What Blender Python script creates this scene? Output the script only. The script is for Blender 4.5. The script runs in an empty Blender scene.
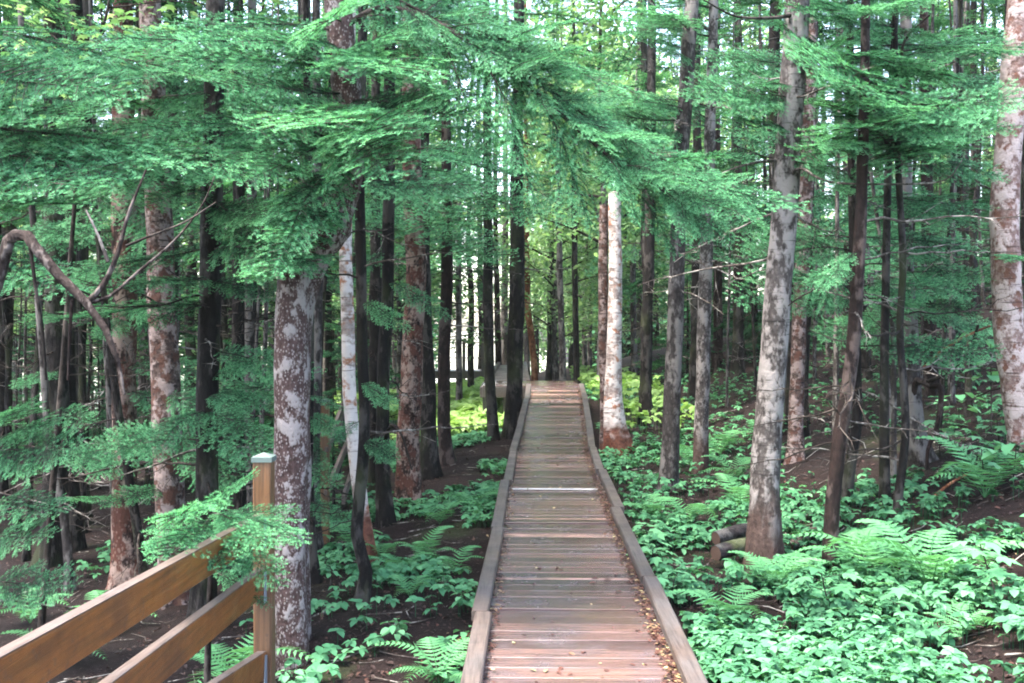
import bpy, math, random
import numpy as np

R = math.radians
rng = np.random.default_rng(11)
random.seed(5)
scene = bpy.context.scene
C = scene.collection

# ------------------------------------------------------------------ camera, sky, sun, exposure
CAM_Z = 1.65
PITCH = math.atan(12.5 / 1000.0)
cam_d = bpy.data.cameras.new('camera')
cam_d.lens = 36.0 * 1000 / 1024
cam_d.sensor_width = 36.0
cam_d.clip_start = 0.05
cam_d.clip_end = 4000
cam = bpy.data.objects.new('camera', cam_d)
C.objects.link(cam)
cam.location = (0, 0, CAM_Z)
cam.rotation_euler = (R(90) - PITCH, 0, 0)
scene.camera = cam

SUN_EL, SUN_AZ = R(68), R(-115)          # azimuth from +Y towards +X
world = bpy.data.worlds.new('World')
scene.world = world
world.use_nodes = True
wn = world.node_tree
sky = wn.nodes.new('ShaderNodeTexSky')
sky.sky_type = 'NISHITA'
sky.sun_disc = False
sky.sun_elevation = SUN_EL
sky.sun_rotation = SUN_AZ
sky.air_density = 1.0
sky.dust_density = 3.0
sky.ozone_density = 1.0
bg = wn.nodes['Background']
bg.inputs['Strength'].default_value = 0.15
wn.links.new(sky.outputs['Color'], bg.inputs['Color'])

sun_d = bpy.data.lights.new('sun', 'SUN')
sun_d.energy = 1.5
sun_d.angle = R(14)
sun_d.color = (1.0, 0.97, 0.92)
sun = bpy.data.objects.new('sun', sun_d)
C.objects.link(sun)
sun.rotation_euler = (-(R(90) - SUN_EL), 0, -SUN_AZ)
sun.location = (0, 0, 30)

scene.view_settings.view_transform = 'Standard'
scene.view_settings.look = 'None'
scene.view_settings.gamma = 1.0
scene.view_settings.use_curve_mapping = False
scene.view_settings.exposure = 3.6
scene.view_settings.use_white_balance = True       # overcast forest shade
scene.view_settings.white_balance_temperature = 7100
scene.view_settings.white_balance_tint = 14
scene.render.engine = 'CYCLES'
cy = scene.cycles
cy.max_bounces = 7
cy.diffuse_bounces = 4
cy.glossy_bounces = 2
cy.transmission_bounces = 4
cy.transparent_max_bounces = 4
cy.sample_clamp_indirect = 4.0
cy.caustics_reflective = False
cy.caustics_refractive = False
cy.use_denoising = True
cy.filter_width = 1.9


HAZE = 0.0004


def P(px, py, Y):
    """World point seen at pixel (px, py) of the frame at depth Y."""
    dx, dy = (px - 512) / 1000.0, (341.5 - py) / 1000.0
    ca, sa = math.cos(PITCH), math.sin(PITCH)
    vy = ca + dy * sa
    vz = -sa + dy * ca
    k = Y / vy
    return np.array([dx * k, Y, CAM_Z + vz * k])


# ------------------------------------------------------------------ small noise for numpy
def _hash(ix, iy, s):
    h = (ix * 374761393 + iy * 668265263 + s * 1442695041) & 0xFFFFFFFF
    h = ((h ^ (h >> 13)) * 1274126177) & 0xFFFFFFFF
    return ((h ^ (h >> 16)) & 0xFFFF) / 65535.0


def vnoise(x, y, s=0):
    x = np.asarray(x, float); y = np.asarray(y, float)
    ix = np.floor(x).astype(np.int64); iy = np.floor(y).astype(np.int64)
    fx = x - ix; fy = y - iy
    fx = fx * fx * (3 - 2 * fx); fy = fy * fy * (3 - 2 * fy)
    a = _hash(ix, iy, s); b = _hash(ix + 1, iy, s); c = _hash(ix, iy + 1, s); d = _hash(ix + 1, iy + 1, s)
    return (a * (1 - fx) + b * fx) * (1 - fy) + (c * (1 - fx) + d * fx) * fy


def sstep(a, b, x):
    t = np.clip((np.asarray(x, float) - a) / (b - a), 0, 1)
    return t * t * (3 - 2 * t)


# ------------------------------------------------------------------ terrain and boardwalk line
def bx(y):          # centre line of the boardwalk
    y = np.asarray(y, float)
    return 0.206 + 0.0245 * y + 0.16 * sstep(12, 19, y)


def bz(y):          # height of its deck
    y = np.asarray(y, float)
    return 0.52 * np.clip((y - 13.0) / 6.0, 0, 1) ** 1.15


def ground_z(x, y):
    x = np.asarray(x, float); y = np.asarray(y, float)
    yc = np.clip(y, 0, 19)
    d = x - bx(yc)
    rise = 0.42 * sstep(13, 20, y)
    dr = np.maximum(d - 0.6, 0)
    right = -0.13 + 0.04 * dr + 0.27 * np.maximum(dr - 1.3, 0)
    right = np.where(dr > 14, -0.13 + 0.56 + 0.27 * 12.7 + 0.06 * (dr - 14), right) + rise * np.exp(-dr / 8)
    dl = np.maximum(-d - 0.6, 0)
    left = -0.2 - 0.13 * np.minimum(dl, 4) - 0.05 * np.clip(dl - 4, 0, 12)
    left = left + 0.25 * sstep(18, 22, y) * np.exp(-dl / 3)
    t = sstep(-0.6, 0.6, d)
    z = left * (1 - t) + right * t
    lake = sstep(34, 62, y) * (1 - sstep(4, 16, x - 0.02 * y)) * (1 - 0.9 * sstep(12, 60, -x - 0.35 * y + 20))
    z = z - 3.0 * lake
    z = z - 0.1 * np.exp(-(d / 0.7) ** 2) - 0.0
    amp = 0.10 * sstep(0.3, 1.4, np.abs(d))
    z = z + amp * (vnoise(x * 1.1, y * 1.1, 1) - .5) + 0.4 * amp * (vnoise(x * 4.1, y * 4.1, 2) - .5) + 1.4 * amp * (vnoise(x * .25, y * .25, 3) - .5)
    z = z + 0.15 * amp * (vnoise(x * 11, y * 11, 8) - .5)
    return z


# ------------------------------------------------------------------ mesh accumulator
class Acc:
    def __init__(s):
        s.v = []; s.f3 = []; s.f4 = []; s.m3 = []; s.m4 = []; s.t = []; s.n = 0

    def add(s, v, f, tone=0.5, mat=0):
        v = np.asarray(v, np.float32).reshape(-1, 3); f = np.asarray(f, np.int64)
        if len(f):
            if f.shape[1] == 3:
                s.f3.append(f + s.n); s.m3.append(np.full(len(f), mat, np.int32))
            else:
                s.f4.append(f + s.n); s.m4.append(np.full(len(f), mat, np.int32))
        s.v.append(v)
        s.t.append(np.broadcast_to(np.asarray(tone, np.float32), (len(v),)).copy())
        s.n += len(v)

    def merge(s, o, M=None, tone_add=0.0, mat=None):
        """append another accumulator transformed by a 4x4 numpy matrix"""
        v = np.concatenate(o.v)
        if M is not None:
            v = v @ M[:3, :3].T + M[:3, 3]
        base = s.n
        s.v.append(v.astype(np.float32)); s.t.append(np.concatenate(o.t) + tone_add); s.n += len(v)
        for f, m in zip(o.f3, o.m3):
            s.f3.append(f + base); s.m3.append(m)
        for f, m in zip(o.f4, o.m4):
            s.f4.append(f + base); s.m4.append(m)

    def mesh(s, name, mats, smooth=True):
        me = bpy.data.meshes.new(name)
        v = np.concatenate(s.v)
        f4 = np.concatenate(s.f4) if s.f4 else np.zeros((0, 4), np.int64)
        f3 = np.concatenate(s.f3) if s.f3 else np.zeros((0, 3), np.int64)
        me.vertices.add(len(v)); me.vertices.foreach_set('co', v.astype(np.float32).ravel())
        loops = np.concatenate([f4.ravel(), f3.ravel()]).astype(np.int32)
        me.loops.add(len(loops)); me.loops.foreach_set('vertex_index', loops)
        n = len(f4) + len(f3)
        me.polygons.add(n)
        start = np.concatenate([np.arange(len(f4)) * 4, len(f4) * 4 + np.arange(len(f3)) * 3]).astype(np.int32)
        me.polygons.foreach_set('loop_start', start)
        mi = np.concatenate((s.m4 if s.m4 else []) + (s.m3 if s.m3 else [])).astype(np.int32)
        me.polygons.foreach_set('material_index', mi)
        me.polygons.foreach_set('use_smooth', np.full(n, smooth, bool))
        a = me.attributes.new('tone', 'FLOAT', 'POINT')
        a.data.foreach_set('value', np.concatenate(s.t).astype(np.float32))
        for m in mats:
            me.materials.append(m)
        me.update(calc_edges=True)
        me.validate()
        return me


def norm(a):
    a = np.asarray(a, float)
    return a / (np.linalg.norm(a, axis=-1, keepdims=True) + 1e-9)


def catmull(pts, step):
    pts = np.asarray(pts, float)
    p = np.vstack([2 * pts[0] - pts[1], pts, 2 * pts[-1] - pts[-2]])
    out = []
    for i in range(1, len(p) - 2):
        n = max(2, int(np.linalg.norm(p[i + 1] - p[i]) / step))
        t = np.linspace(0, 1, n, endpoint=False)[:, None]
        a, b, c, d = p[i - 1], p[i], p[i + 1], p[i + 2]
        out.append(0.5 * ((2 * b) + (-a + c) * t + (2 * a - 5 * b + 4 * c - d) * t ** 2 + (-a + 3 * b - 3 * c + d) * t ** 3))
    out.append(p[-2][None])
    return np.vstack(out)


def tube(acc, path, rad, sides=6, tone=0.5, mat=0, wob=None, cap=True):
    path = np.asarray(path, float); n = len(path)
    rad = np.broadcast_to(np.asarray(rad, float), (n,))
    tan = norm(np.gradient(path, axis=0))
    ref = np.array([1., 0, 0]) if abs(tan[0][0]) < .9 else np.array([0, 1., 0])
    u = np.zeros((n, 3)); w = np.zeros((n, 3))
    for i in range(n):
        r = ref - tan[i] * np.dot(ref, tan[i]); r = r / (np.linalg.norm(r) + 1e-9)
        u[i] = r; w[i] = np.cross(tan[i], r); ref = r
    a = np.linspace(0, 2 * np.pi, sides, endpoint=False)
    rr = rad[:, None] * np.ones(sides)
    if wob is not None:
        rr = rr * wob
    v = path[:, None, :] + rr[..., None] * (np.cos(a)[None, :, None] * u[:, None, :] + np.sin(a)[None, :, None] * w[:, None, :])
    v = v.reshape(-1, 3)
    i = np.arange(n - 1)[:, None] * sides; j = np.arange(sides)[None]
    j2 = (j + 1) % sides
    f = np.stack([i + j, i + j2, i + sides + j2, i + sides + j], -1).reshape(-1, 4)
    tn = np.repeat(np.broadcast_to(np.asarray(tone, float), (n,)), sides)
    acc.add(v, f, tn, mat)
    if cap:
        for k, c in ((0, path[0]), (n - 1, path[-1])):
            base = k * sides
            vv = np.vstack([v[base:base + sides], c[None]])
            ff = np.stack([np.arange(sides), (np.arange(sides) + 1) % sides, np.full(sides, sides)], -1)
            if k == 0:
                ff = ff[:, ::-1]
            acc.add(vv, ff, tn[0], mat)


def box(acc, lo, hi, tone=0.5, mat=0, M=None, bevel=0.0):
    lo = np.asarray(lo, float); hi = np.asarray(hi, float)
    if bevel <= 0:
        c = np.array([[x, y, z] for x in (lo[0], hi[0]) for y in (lo[1], hi[1]) for z in (lo[2], hi[2])])
        f = np.array([[0, 1, 3, 2], [4, 6, 7, 5], [0, 4, 5, 1], [2, 3, 7, 6], [0, 2, 6, 4], [1, 5, 7, 3]])
        if M is not None:
            c = c @ M[:3, :3].T + M[:3, 3]
        acc.add(c, f, tone, mat)
        return
    b = bevel
    # chamfered box: profile in the two shorter axes, extruded on x
    y0, y1, z0, z1 = lo[1], hi[1], lo[2], hi[2]
    prof = np.array([[y0 + b, z0], [y1 - b, z0], [y1, z0 + b], [y1, z1 - b], [y1 - b, z1], [y0 + b, z1], [y0, z1 - b], [y0, z0 + b]])
    v = np.vstack([np.c_[np.full(8, lo[0]), prof], np.c_[np.full(8, hi[0]), prof]])
    i = np.arange(8); j = (i + 1) % 8
    f = np.stack([i, j, j + 8, i + 8], -1)[:, ::-1]
    caps = [[0, 1, 2, 3], [0, 3, 4, 7], [4, 5, 6, 7]]
    f2 = np.array([c for c in caps] + [[8 + k for k in c[::-1]] for c in caps])
    if M is not None:
        v = v @ M[:3, :3].T + M[:3, 3]
    acc.add(v, f, tone, mat)
    acc.n -= 0
    s = acc.n - len(v)
    acc.f4.append(f2 + s); acc.m4.append(np.full(len(f2), mat, np.int32))


def frame_matrix(origin, xdir, up=(0, 0, 1), scale=1.0, roll=0.0, scale3=None):
    x = norm(xdir); y = np.cross(np.asarray(up, float), x)
    if np.linalg.norm(y) < 1e-4:
        y = np.array([0, 1., 0])
    y = norm(y); z = np.cross(x, y)
    if roll:
        c, s = math.cos(roll), math.sin(roll)
        y, z = c * y + s * z, c * z - s * y
    M = np.eye(4)
    sc = np.full(3, scale) if scale3 is None else np.asarray(scale3, float)
    M[:3, 0] = x * sc[0]; M[:3, 1] = y * sc[1]; M[:3, 2] = z * sc[2]; M[:3, 3] = origin
    return M


# ------------------------------------------------------------------ objects
from mathutils import Matrix


def mobj(name, me, parent=None, M=None):
    o = bpy.data.objects.new(name, me); C.objects.link(o)
    if parent is not None:
        o.parent = parent
    if M is not None:
        o.matrix_local = Matrix(M.tolist())
    return o


def tag(o, label=None, cat=None, group=None, kind=None):
    if label: o['label'] = label
    if cat: o['category'] = cat
    if group: o['group'] = group
    if kind: o['kind'] = kind
    return o


def thing(name, loc, label, cat, group=None, rz=0.0):
    o = bpy.data.objects.new(name, None); C.objects.link(o)
    o.empty_display_size = .2
    o.location = tuple(float(c) for c in loc); o.rotation_euler = (0, 0, rz)
    return tag(o, label, cat, group)


# ------------------------------------------------------------------ materials
def mat_new(name):
    m = bpy.data.materials.new(name); m.use_nodes = True
    nt = m.node_tree
    b = nt.nodes['Principled BSDF']
    return m, nt, b


def N(nt, typ, **kw):
    n = nt.nodes.new(typ)
    for k, v in kw.items():
        if k in n.inputs:
            n.inputs[k].default_value = v
        else:
            setattr(n, k, v)
    return n


def ramp(nt, src, stops):
    r = nt.nodes.new('ShaderNodeValToRGB')
    el = r.color_ramp.elements
    while len(el) < len(stops):
        el.new(0.5)
    for e, (p, c) in zip(el, stops):
        e.position = p
        e.color = (c, c, c, 1) if not hasattr(c, '__len__') else (*c, 1)
    nt.links.new(src, r.inputs[0])
    return r.outputs[0]


def mix(nt, fac, a, b, mode='MIX'):
    n = nt.nodes.new('ShaderNodeMix'); n.data_type = 'RGBA'; n.blend_type = mode
    for s, i in ((fac, 0), (a, 6), (b, 7)):
        if hasattr(s, 'links') or hasattr(s, 'is_linked'):
            nt.links.new(s, n.inputs[i])
        elif hasattr(s, '__len__'):
            n.inputs[i].default_value = (*s, 1)
        else:
            n.inputs[i].default_value = s
    return n.outputs[2]


def coords(nt, scale=(1, 1, 1), jitter=True):
    tc = nt.nodes.new('ShaderNodeTexCoord')
    mp = nt.nodes.new('ShaderNodeMapping'); mp.inputs['Scale'].default_value = scale
    nt.links.new(tc.outputs['Object'], mp.inputs['Vector'])
    if jitter:
        oi = nt.nodes.new('ShaderNodeObjectInfo')
        mul = nt.nodes.new('ShaderNodeMath'); mul.operation = 'MULTIPLY'; mul.inputs[1].default_value = 37.0
        nt.links.new(oi.outputs['Random'], mul.inputs[0])
        cb = nt.nodes.new('ShaderNodeCombineXYZ')
        for i in range(3):
            nt.links.new(mul.outputs[0], cb.inputs[i])
        nt.links.new(cb.outputs[0], mp.inputs['Location'])
    return mp.outputs['Vector'], tc


def leaf_mat(name, dark, mid, light, trans=0.35, rough=0.5, spec=0.35, noise_scale=3.0, var=0.35):
    m, nt, b = mat_new(name)
    at = nt.nodes.new('ShaderNodeAttribute'); at.attribute_name = 'tone'
    geo = nt.nodes.new('ShaderNodeNewGeometry')
    no = N(nt, 'ShaderNodeTexNoise', Scale=noise_scale, Detail=2.0)
    nt.links.new(geo.outputs['Position'], no.inputs['Vector'])
    ad = nt.nodes.new('ShaderNodeMath'); ad.operation = 'MULTIPLY_ADD'
    nt.links.new(no.outputs[0], ad.inputs[0]); ad.inputs[1].default_value = var
    nt.links.new(at.outputs['Fac'], ad.inputs[2])
    oi = nt.nodes.new('ShaderNodeObjectInfo')
    sb0 = nt.nodes.new('ShaderNodeMath'); sb0.operation = 'MULTIPLY_ADD'; sb0.inputs[1].default_value = 0.30; sb0.inputs[2].default_value = -0.15 - var * .5
    nt.links.new(oi.outputs['Random'], sb0.inputs[0])
    sb = nt.nodes.new('ShaderNodeMath'); sb.operation = 'ADD'
    nt.links.new(ad.outputs[0], sb.inputs[0]); nt.links.new(sb0.outputs[0], sb.inputs[1])
    col = ramp(nt, sb.outputs[0], [(0.05, dark), (0.5, mid), (0.95, light)])
    nt.links.new(col, b.inputs['Base Color'])
    b.inputs['Roughness'].default_value = rough
    b.inputs['Specular IOR Level'].default_value = spec
    tr = nt.nodes.new('ShaderNodeBsdfTranslucent')
    tcol = mix(nt, 1.0, col, (1.2, 1.25, 0.85), 'MULTIPLY')
    nt.links.new(tcol, tr.inputs['Color'])
    ms = nt.nodes.new('ShaderNodeMixShader'); ms.inputs[0].default_value = trans
    nt.links.new(b.outputs[0], ms.inputs[1]); nt.links.new(tr.outputs[0], ms.inputs[2])
    nt.links.new(ms.outputs[0], nt.nodes['Material Output'].inputs['Surface'])
    return m


def bark_mat(name, dark, mid, light, light_amt=0.5, scale=14.0, stretch=(1, 1, 0.5), bands=0.0, base=None, base_h=1.0,
             rough=0.75, red=None, red_amt=0.0, bump=1.0, speck=0.0, moss=0.0):
    m, nt, b = mat_new(name)
    v, tc = coords(nt, stretch)
    n1 = N(nt, 'ShaderNodeTexNoise', Scale=scale, Detail=6.0, Roughness=0.65)
    nt.links.new(v, n1.inputs['Vector'])
    n2 = N(nt, 'ShaderNodeTexNoise', Scale=scale * 0.28, Detail=3.0, Roughness=0.55)
    nt.links.new(v, n2.inputs['Vector'])
    c = mix(nt, ramp(nt, n1.outputs[0], [(0.36, 0.0), (0.62, 1.0)]), dark, mid)
    comb = nt.nodes.new('ShaderNodeMath'); comb.operation = 'MULTIPLY_ADD'
    nt.links.new(n1.outputs[0], comb.inputs[0]); comb.inputs[1].default_value = 0.55
    nt.links.new(n2.outputs[0], comb.inputs[2])
    t = 0.78 + 0.28 * (0.5 - light_amt)
    lf = ramp(nt, comb.outputs[0], [(t - 0.05, 0.0), (t + 0.05, 1.0)])
    c = mix(nt, lf, c, light)
    if red is not None:
        n3 = N(nt, 'ShaderNodeTexNoise', Scale=scale * 0.4, Detail=4.0, Roughness=0.6)
        mp = nt.nodes.new('ShaderNodeMapping'); mp.inputs['Location'].default_value = (5, 3, 9); mp.inputs['Scale'].default_value = (1, 1, 0.9)
        nt.links.new(v, mp.inputs['Vector']); nt.links.new(mp.outputs[0], n3.inputs['Vector'])
        rt = 0.5 + 0.3 * (0.5 - red_amt)
        c = mix(nt, ramp(nt, n3.outputs[0], [(rt - 0.03, 0.0), (rt + 0.05, 1.0)]), c, red)
    if bands > 0:
        vb, _ = coords(nt, (2.2, 2.2, 26))
        nb = N(nt, 'ShaderNodeTexNoise', Scale=1.6, Detail=3.0, Roughness=0.6)
        nt.links.new(vb, nb.inputs['Vector'])
        f = ramp(nt, nb.outputs[0], [(0.30, bands), (0.40, 0.0)])
        c = mix(nt, f, c, tuple(0.4 * k for k in dark))
    if speck > 0:
        vo = N(nt, 'ShaderNodeTexVoronoi', Scale=scale * 1.5)
        nt.links.new(v, vo.inputs['Vector'])
        n5 = N(nt, 'ShaderNodeTexNoise', Scale=scale * .6, Detail=2.0); nt.links.new(v, n5.inputs['Vector'])
        sm = nt.nodes.new('ShaderNodeMath'); sm.operation = 'MULTIPLY_ADD'; sm.inputs[1].default_value = -0.5
        nt.links.new(n5.outputs[0], sm.inputs[0]); nt.links.new(vo.outputs['Distance'], sm.inputs[2])
        f = ramp(nt, sm.outputs[0], [(0.0, speck), (0.12, 0.0)])
        c = mix(nt, f, c, light)
    if moss > 0:
        n6 = N(nt, 'ShaderNodeTexNoise', Scale=3.0, Detail=5.0); nt.links.new(v, n6.inputs['Vector'])
        c = mix(nt, ramp(nt, n6.outputs[0], [(0.52, 0.0), (0.66, moss)]), c, (0.055, 0.075, 0.028))
    if base is not None:
        sep = nt.nodes.new('ShaderNodeSeparateXYZ'); nt.links.new(tc.outputs['Object'], sep.inputs[0])
        ma = nt.nodes.new('ShaderNodeMath'); ma.operation = 'MULTIPLY_ADD'
        nt.links.new(n2.outputs[0], ma.inputs[0]); ma.inputs[1].default_value = base_h * 1.3
        nt.links.new(sep.outputs[2], ma.inputs[2])
        f = ramp(nt, ma.outputs[0], [(0.0, 1.0), (min(1.0, 1.0), 0.0)])
        mr = N(nt, 'ShaderNodeMapRange'); mr.inputs[1].default_value = base_h * 1.25; mr.inputs[2].default_value = base_h * 1.75
        mr.inputs[3].default_value = 1.0; mr.inputs[4].default_value = 0.0
        nt.links.new(ma.outputs[0], mr.inputs[0])
        bm = mix(nt, ramp(nt, n1.outputs[0], [(0.35, 0.0), (0.65, 1.0)]), tuple(0.4 * k for k in base), base)
        c = mix(nt, mr.outputs[0], c, bm)
    nt.links.new(c, b.inputs['Base Color'])
    b.inputs['Roughness'].default_value = rough
    b.inputs['Specular IOR Level'].default_value = 0.15
    bp = N(nt, 'ShaderNodeBump', Strength=bump, Distance=0.035)
    nt.links.new(comb.outputs[0], bp.inputs['Height']); nt.links.new(bp.outputs[0], b.inputs['Normal'])
    return m


M_fir = leaf_mat('fir_needles', (0.006, 0.038, 0.020), (0.040, 0.190, 0.090), (0.135, 0.41, 0.205), trans=0.36, spec=.08)
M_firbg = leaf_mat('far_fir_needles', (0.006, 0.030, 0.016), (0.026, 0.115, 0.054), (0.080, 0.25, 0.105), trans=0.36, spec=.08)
M_brown_needles = leaf_mat('dead_needles', (0.10, 0.035, 0.018), (0.20, 0.075, 0.04), (0.30, 0.12, 0.06), trans=0.2)
M_maple = leaf_mat('maple_leaves', (0.055, 0.150, 0.065), (0.135, 0.275, 0.120), (0.30, 0.43, 0.22), trans=0.5, noise_scale=0.8)
M_cover = leaf_mat('ground_cover_leaves', (0.018, 0.070, 0.034), (0.060, 0.215, 0.105), (0.13, 0.34, 0.17), trans=0.3, rough=0.55, spec=0.10)
M_clearing_light = leaf_mat('clearing_leaves_painted_light', (0.09, 0.19, 0.055), (0.17, 0.32, 0.09), (0.24, 0.40, 0.13), trans=0.35, rough=0.5)  # paler plants, lightened further to paint in light from the opening
M_fern = leaf_mat('fern_fronds', (0.040, 0.14, 0.060), (0.080, 0.265, 0.115), (0.12, 0.33, 0.14), trans=0.35, rough=0.55, spec=.1)
M_shrub = leaf_mat('seedling_leaves', (0.050, 0.16, 0.075), (0.085, 0.275, 0.130), (0.13, 0.34, 0.17), trans=0.3, rough=0.55, spec=0.12)

M_dark = bark_mat('dark_spruce_bark', (0.004, 0.0035, 0.0035), (0.0115, 0.0095, 0.009), (0.045, 0.041, 0.038), 0.22, 22, (1, 1, .45), moss=.3)
M_darkred = bark_mat('dark_reddish_bark', (0.007, 0.0045, 0.004), (0.020, 0.012, 0.0105), (0.065, 0.049, 0.044), 0.25, 22, (1, 1, .5))
M_twig = bark_mat('dead_twig_bark', (0.035, 0.030, 0.026), (0.08, 0.068, 0.06), (0.24, 0.23, 0.21), 0.35, 30)
M_twigdark = bark_mat('bough_stem_bark', (0.010, 0.008, 0.007), (0.022, 0.017, 0.014), (0.06, 0.05, 0.043), 0.3, 20)
M_grey = bark_mat('grey_fir_bark', (0.030, 0.026, 0.024), (0.082, 0.073, 0.069), (0.22, 0.205, 0.195), 0.43, 24, (1, 1, .6), bands=.7,
                  base=(0.075, 0.05, 0.042), base_h=0.62, speck=.4)
M_greydark = bark_mat('darker_fir_bark', (0.015, 0.013, 0.0125), (0.042, 0.037, 0.035), (0.13, 0.122, 0.115), 0.40, 20, (1, 1, .5), bands=.5, speck=.3)
M_mottled = bark_mat('mottled_bark', (0.035, 0.020, 0.018), (0.080, 0.050, 0.045), (0.25, 0.225, 0.215), 0.27, 46, (1, 1, .65), speck=.75, rough=.65, bump=.9)
M_birch = bark_mat('white_birch_bark', (0.20, 0.15, 0.13), (0.38, 0.33, 0.31), (0.56, 0.51, 0.485), 0.62, 18, (1, 1, 1.2), bands=.9,
                   base=(0.17, 0.066, 0.045), base_h=0.6, red=(0.30, 0.14, 0.085), red_amt=.22)
M_pink = bark_mat('pinkish_birch_bark', (0.026, 0.016, 0.014), (0.098, 0.069, 0.062), (0.24, 0.19, 0.178), 0.5, 34, (1, 1, .9), bands=.85, bump=1.0,
                  red=(0.085, 0.042, 0.032), red_amt=.36)
M_palepink = bark_mat('pale_scarred_birch_bark', (0.12, 0.07, 0.058), (0.26, 0.185, 0.165), (0.42, 0.345, 0.32), 0.55, 26, (1, 1, .9), bands=.9,
                  red=(0.15, 0.07, 0.05), red_amt=.25)
M_brokenbark = bark_mat('bare_brown_bark', (0.012, 0.008, 0.007), (0.036, 0.026, 0.023), (0.11, 0.094, 0.085), 0.36, 40)
M_peel = bark_mat('peeling_birch_bark', (0.010, 0.006, 0.005), (0.042, 0.023, 0.019), (0.22, 0.16, 0.135), 0.44, 24, (1, 1, .7), bands=.5,
                  red=(0.080, 0.033, 0.024), red_amt=.45, speck=.4, bump=1.0)
M_orange = bark_mat('orange_bark', (0.07, 0.028, 0.016), (0.22, 0.085, 0.042), (0.32, 0.16, 0.09), 0.3, 13, (1, 1, .6))

# soil
M_soil, nt, b = mat_new('forest_soil')
v, _ = coords(nt, (1, 1, 1), False)
n1 = N(nt, 'ShaderNodeTexNoise', Scale=2.2, Detail=8.0, Roughness=0.7); nt.links.new(v, n1.inputs['Vector'])
n2 = N(nt, 'ShaderNodeTexNoise', Scale=34.0, Detail=6.0, Roughness=0.75); nt.links.new(v, n2.inputs['Vector'])
c = mix(nt, ramp(nt, n2.outputs[0], [(0.35, 0.0), (0.7, 1.0)]), (0.005, 0.0035, 0.0035), (0.020, 0.013, 0.0125))
c = mix(nt, ramp(nt, n1.outputs[0], [(0.48, 0.0), (0.68, 0.7)]), c, (0.021, 0.0125, 0.011))
n3 = N(nt, 'ShaderNodeTexNoise', Scale=0.7, Detail=6.0, Roughness=0.6); nt.links.new(v, n3.inputs['Vector'])
c = mix(nt, ramp(nt, n3.outputs[0], [(0.56, 0.0), (0.70, 0.65)]), c, (0.030, 0.050, 0.018))
nt.links.new(c, b.inputs['Base Color'])
b.inputs['Roughness'].default_value = .85
b.inputs['Specular IOR Level'].default_value = .12
bp = N(nt, 'ShaderNodeBump', Strength=.8, Distance=.04); nt.links.new(n2.outputs[0], bp.inputs['Height']); nt.links.new(bp.outputs[0], b.inputs['Normal'])

# water
M_water, nt, b = mat_new('lake_water')
b.inputs['Base Color'].default_value = (0.03, 0.05, 0.05, 1); b.inputs['Roughness'].default_value = .08
nw = N(nt, 'ShaderNodeTexNoise', Scale=1.2, Detail=4.0)
bp = N(nt, 'ShaderNodeBump', Strength=.15, Distance=.1); nt.links.new(nw.outputs[0], bp.inputs['Height']); nt.links.new(bp.outputs[0], b.inputs['Normal'])


def deck_mat(name, cols, grey, grey_amt, rough, algae=0.0):
    m, nt, b = mat_new(name)
    v, _ = coords(nt, {'wet_deck_boards': (1.2, 22, 22), 'post_wood': (40, 40, 1.3)}.get(name, (34, 1.5, 34)), False)
    at = nt.nodes.new('ShaderNodeAttribute'); at.attribute_name = 'tone'
    n1 = N(nt, 'ShaderNodeTexNoise', Scale=2.2, Detail=7.0, Roughness=.65); nt.links.new(v, n1.inputs['Vector'])
    v2, _ = coords(nt, (1, 1, 1), False)
    n2 = N(nt, 'ShaderNodeTexNoise', Scale=2.6, Detail=5.0, Roughness=.62); nt.links.new(v2, n2.inputs['Vector'])
    c = ramp(nt, at.outputs['Fac'], [(0.0, cols[0]), (0.35, cols[1]), (0.7, cols[2]), (0.97, cols[3])])
    c = mix(nt, ramp(nt, n2.outputs[0], [(0.56 - .25 * grey_amt, 0.0), (0.78 - .25 * grey_amt, 0.85)]), c, grey)
    if algae:
        n4 = N(nt, 'ShaderNodeTexNoise', Scale=1.7, Detail=5.0, Roughness=.6)
        mp = nt.nodes.new('ShaderNodeMapping'); mp.inputs['Location'].default_value = (3, 8, 1); nt.links.new(v2, mp.inputs[0]); nt.links.new(mp.outputs[0], n4.inputs['Vector'])
        c = mix(nt, ramp(nt, n4.outputs[0], [(0.55, 0.0), (0.7, algae)]), c, (0.11, 0.085, 0.03))
    c = mix(nt, ramp(nt, n1.outputs[0], [(0.30, 0.75), (0.56, 0.0)]), c, tuple(k * .3 for k in cols[0]))
    n5 = N(nt, 'ShaderNodeTexNoise', Scale=45.0, Detail=3.0); nt.links.new(v2, n5.inputs['Vector'])
    c = mix(nt, ramp(nt, n5.outputs[0], [(0.60, 0.0), (0.70, 0.45)]), c, (0.05, 0.03, 0.025))
    nt.links.new(c, b.inputs['Base Color'])
    nt.links.new(ramp(nt, n2.outputs[0], [(0.3, rough - .14), (0.7, rough + .16)]), b.inputs['Roughness'])
    bp = N(nt, 'ShaderNodeBump', Strength=.35, Distance=.01); nt.links.new(n1.outputs[0], bp.inputs['Height']); nt.links.new(bp.outputs[0], b.inputs['Normal'])
    return m


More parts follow.
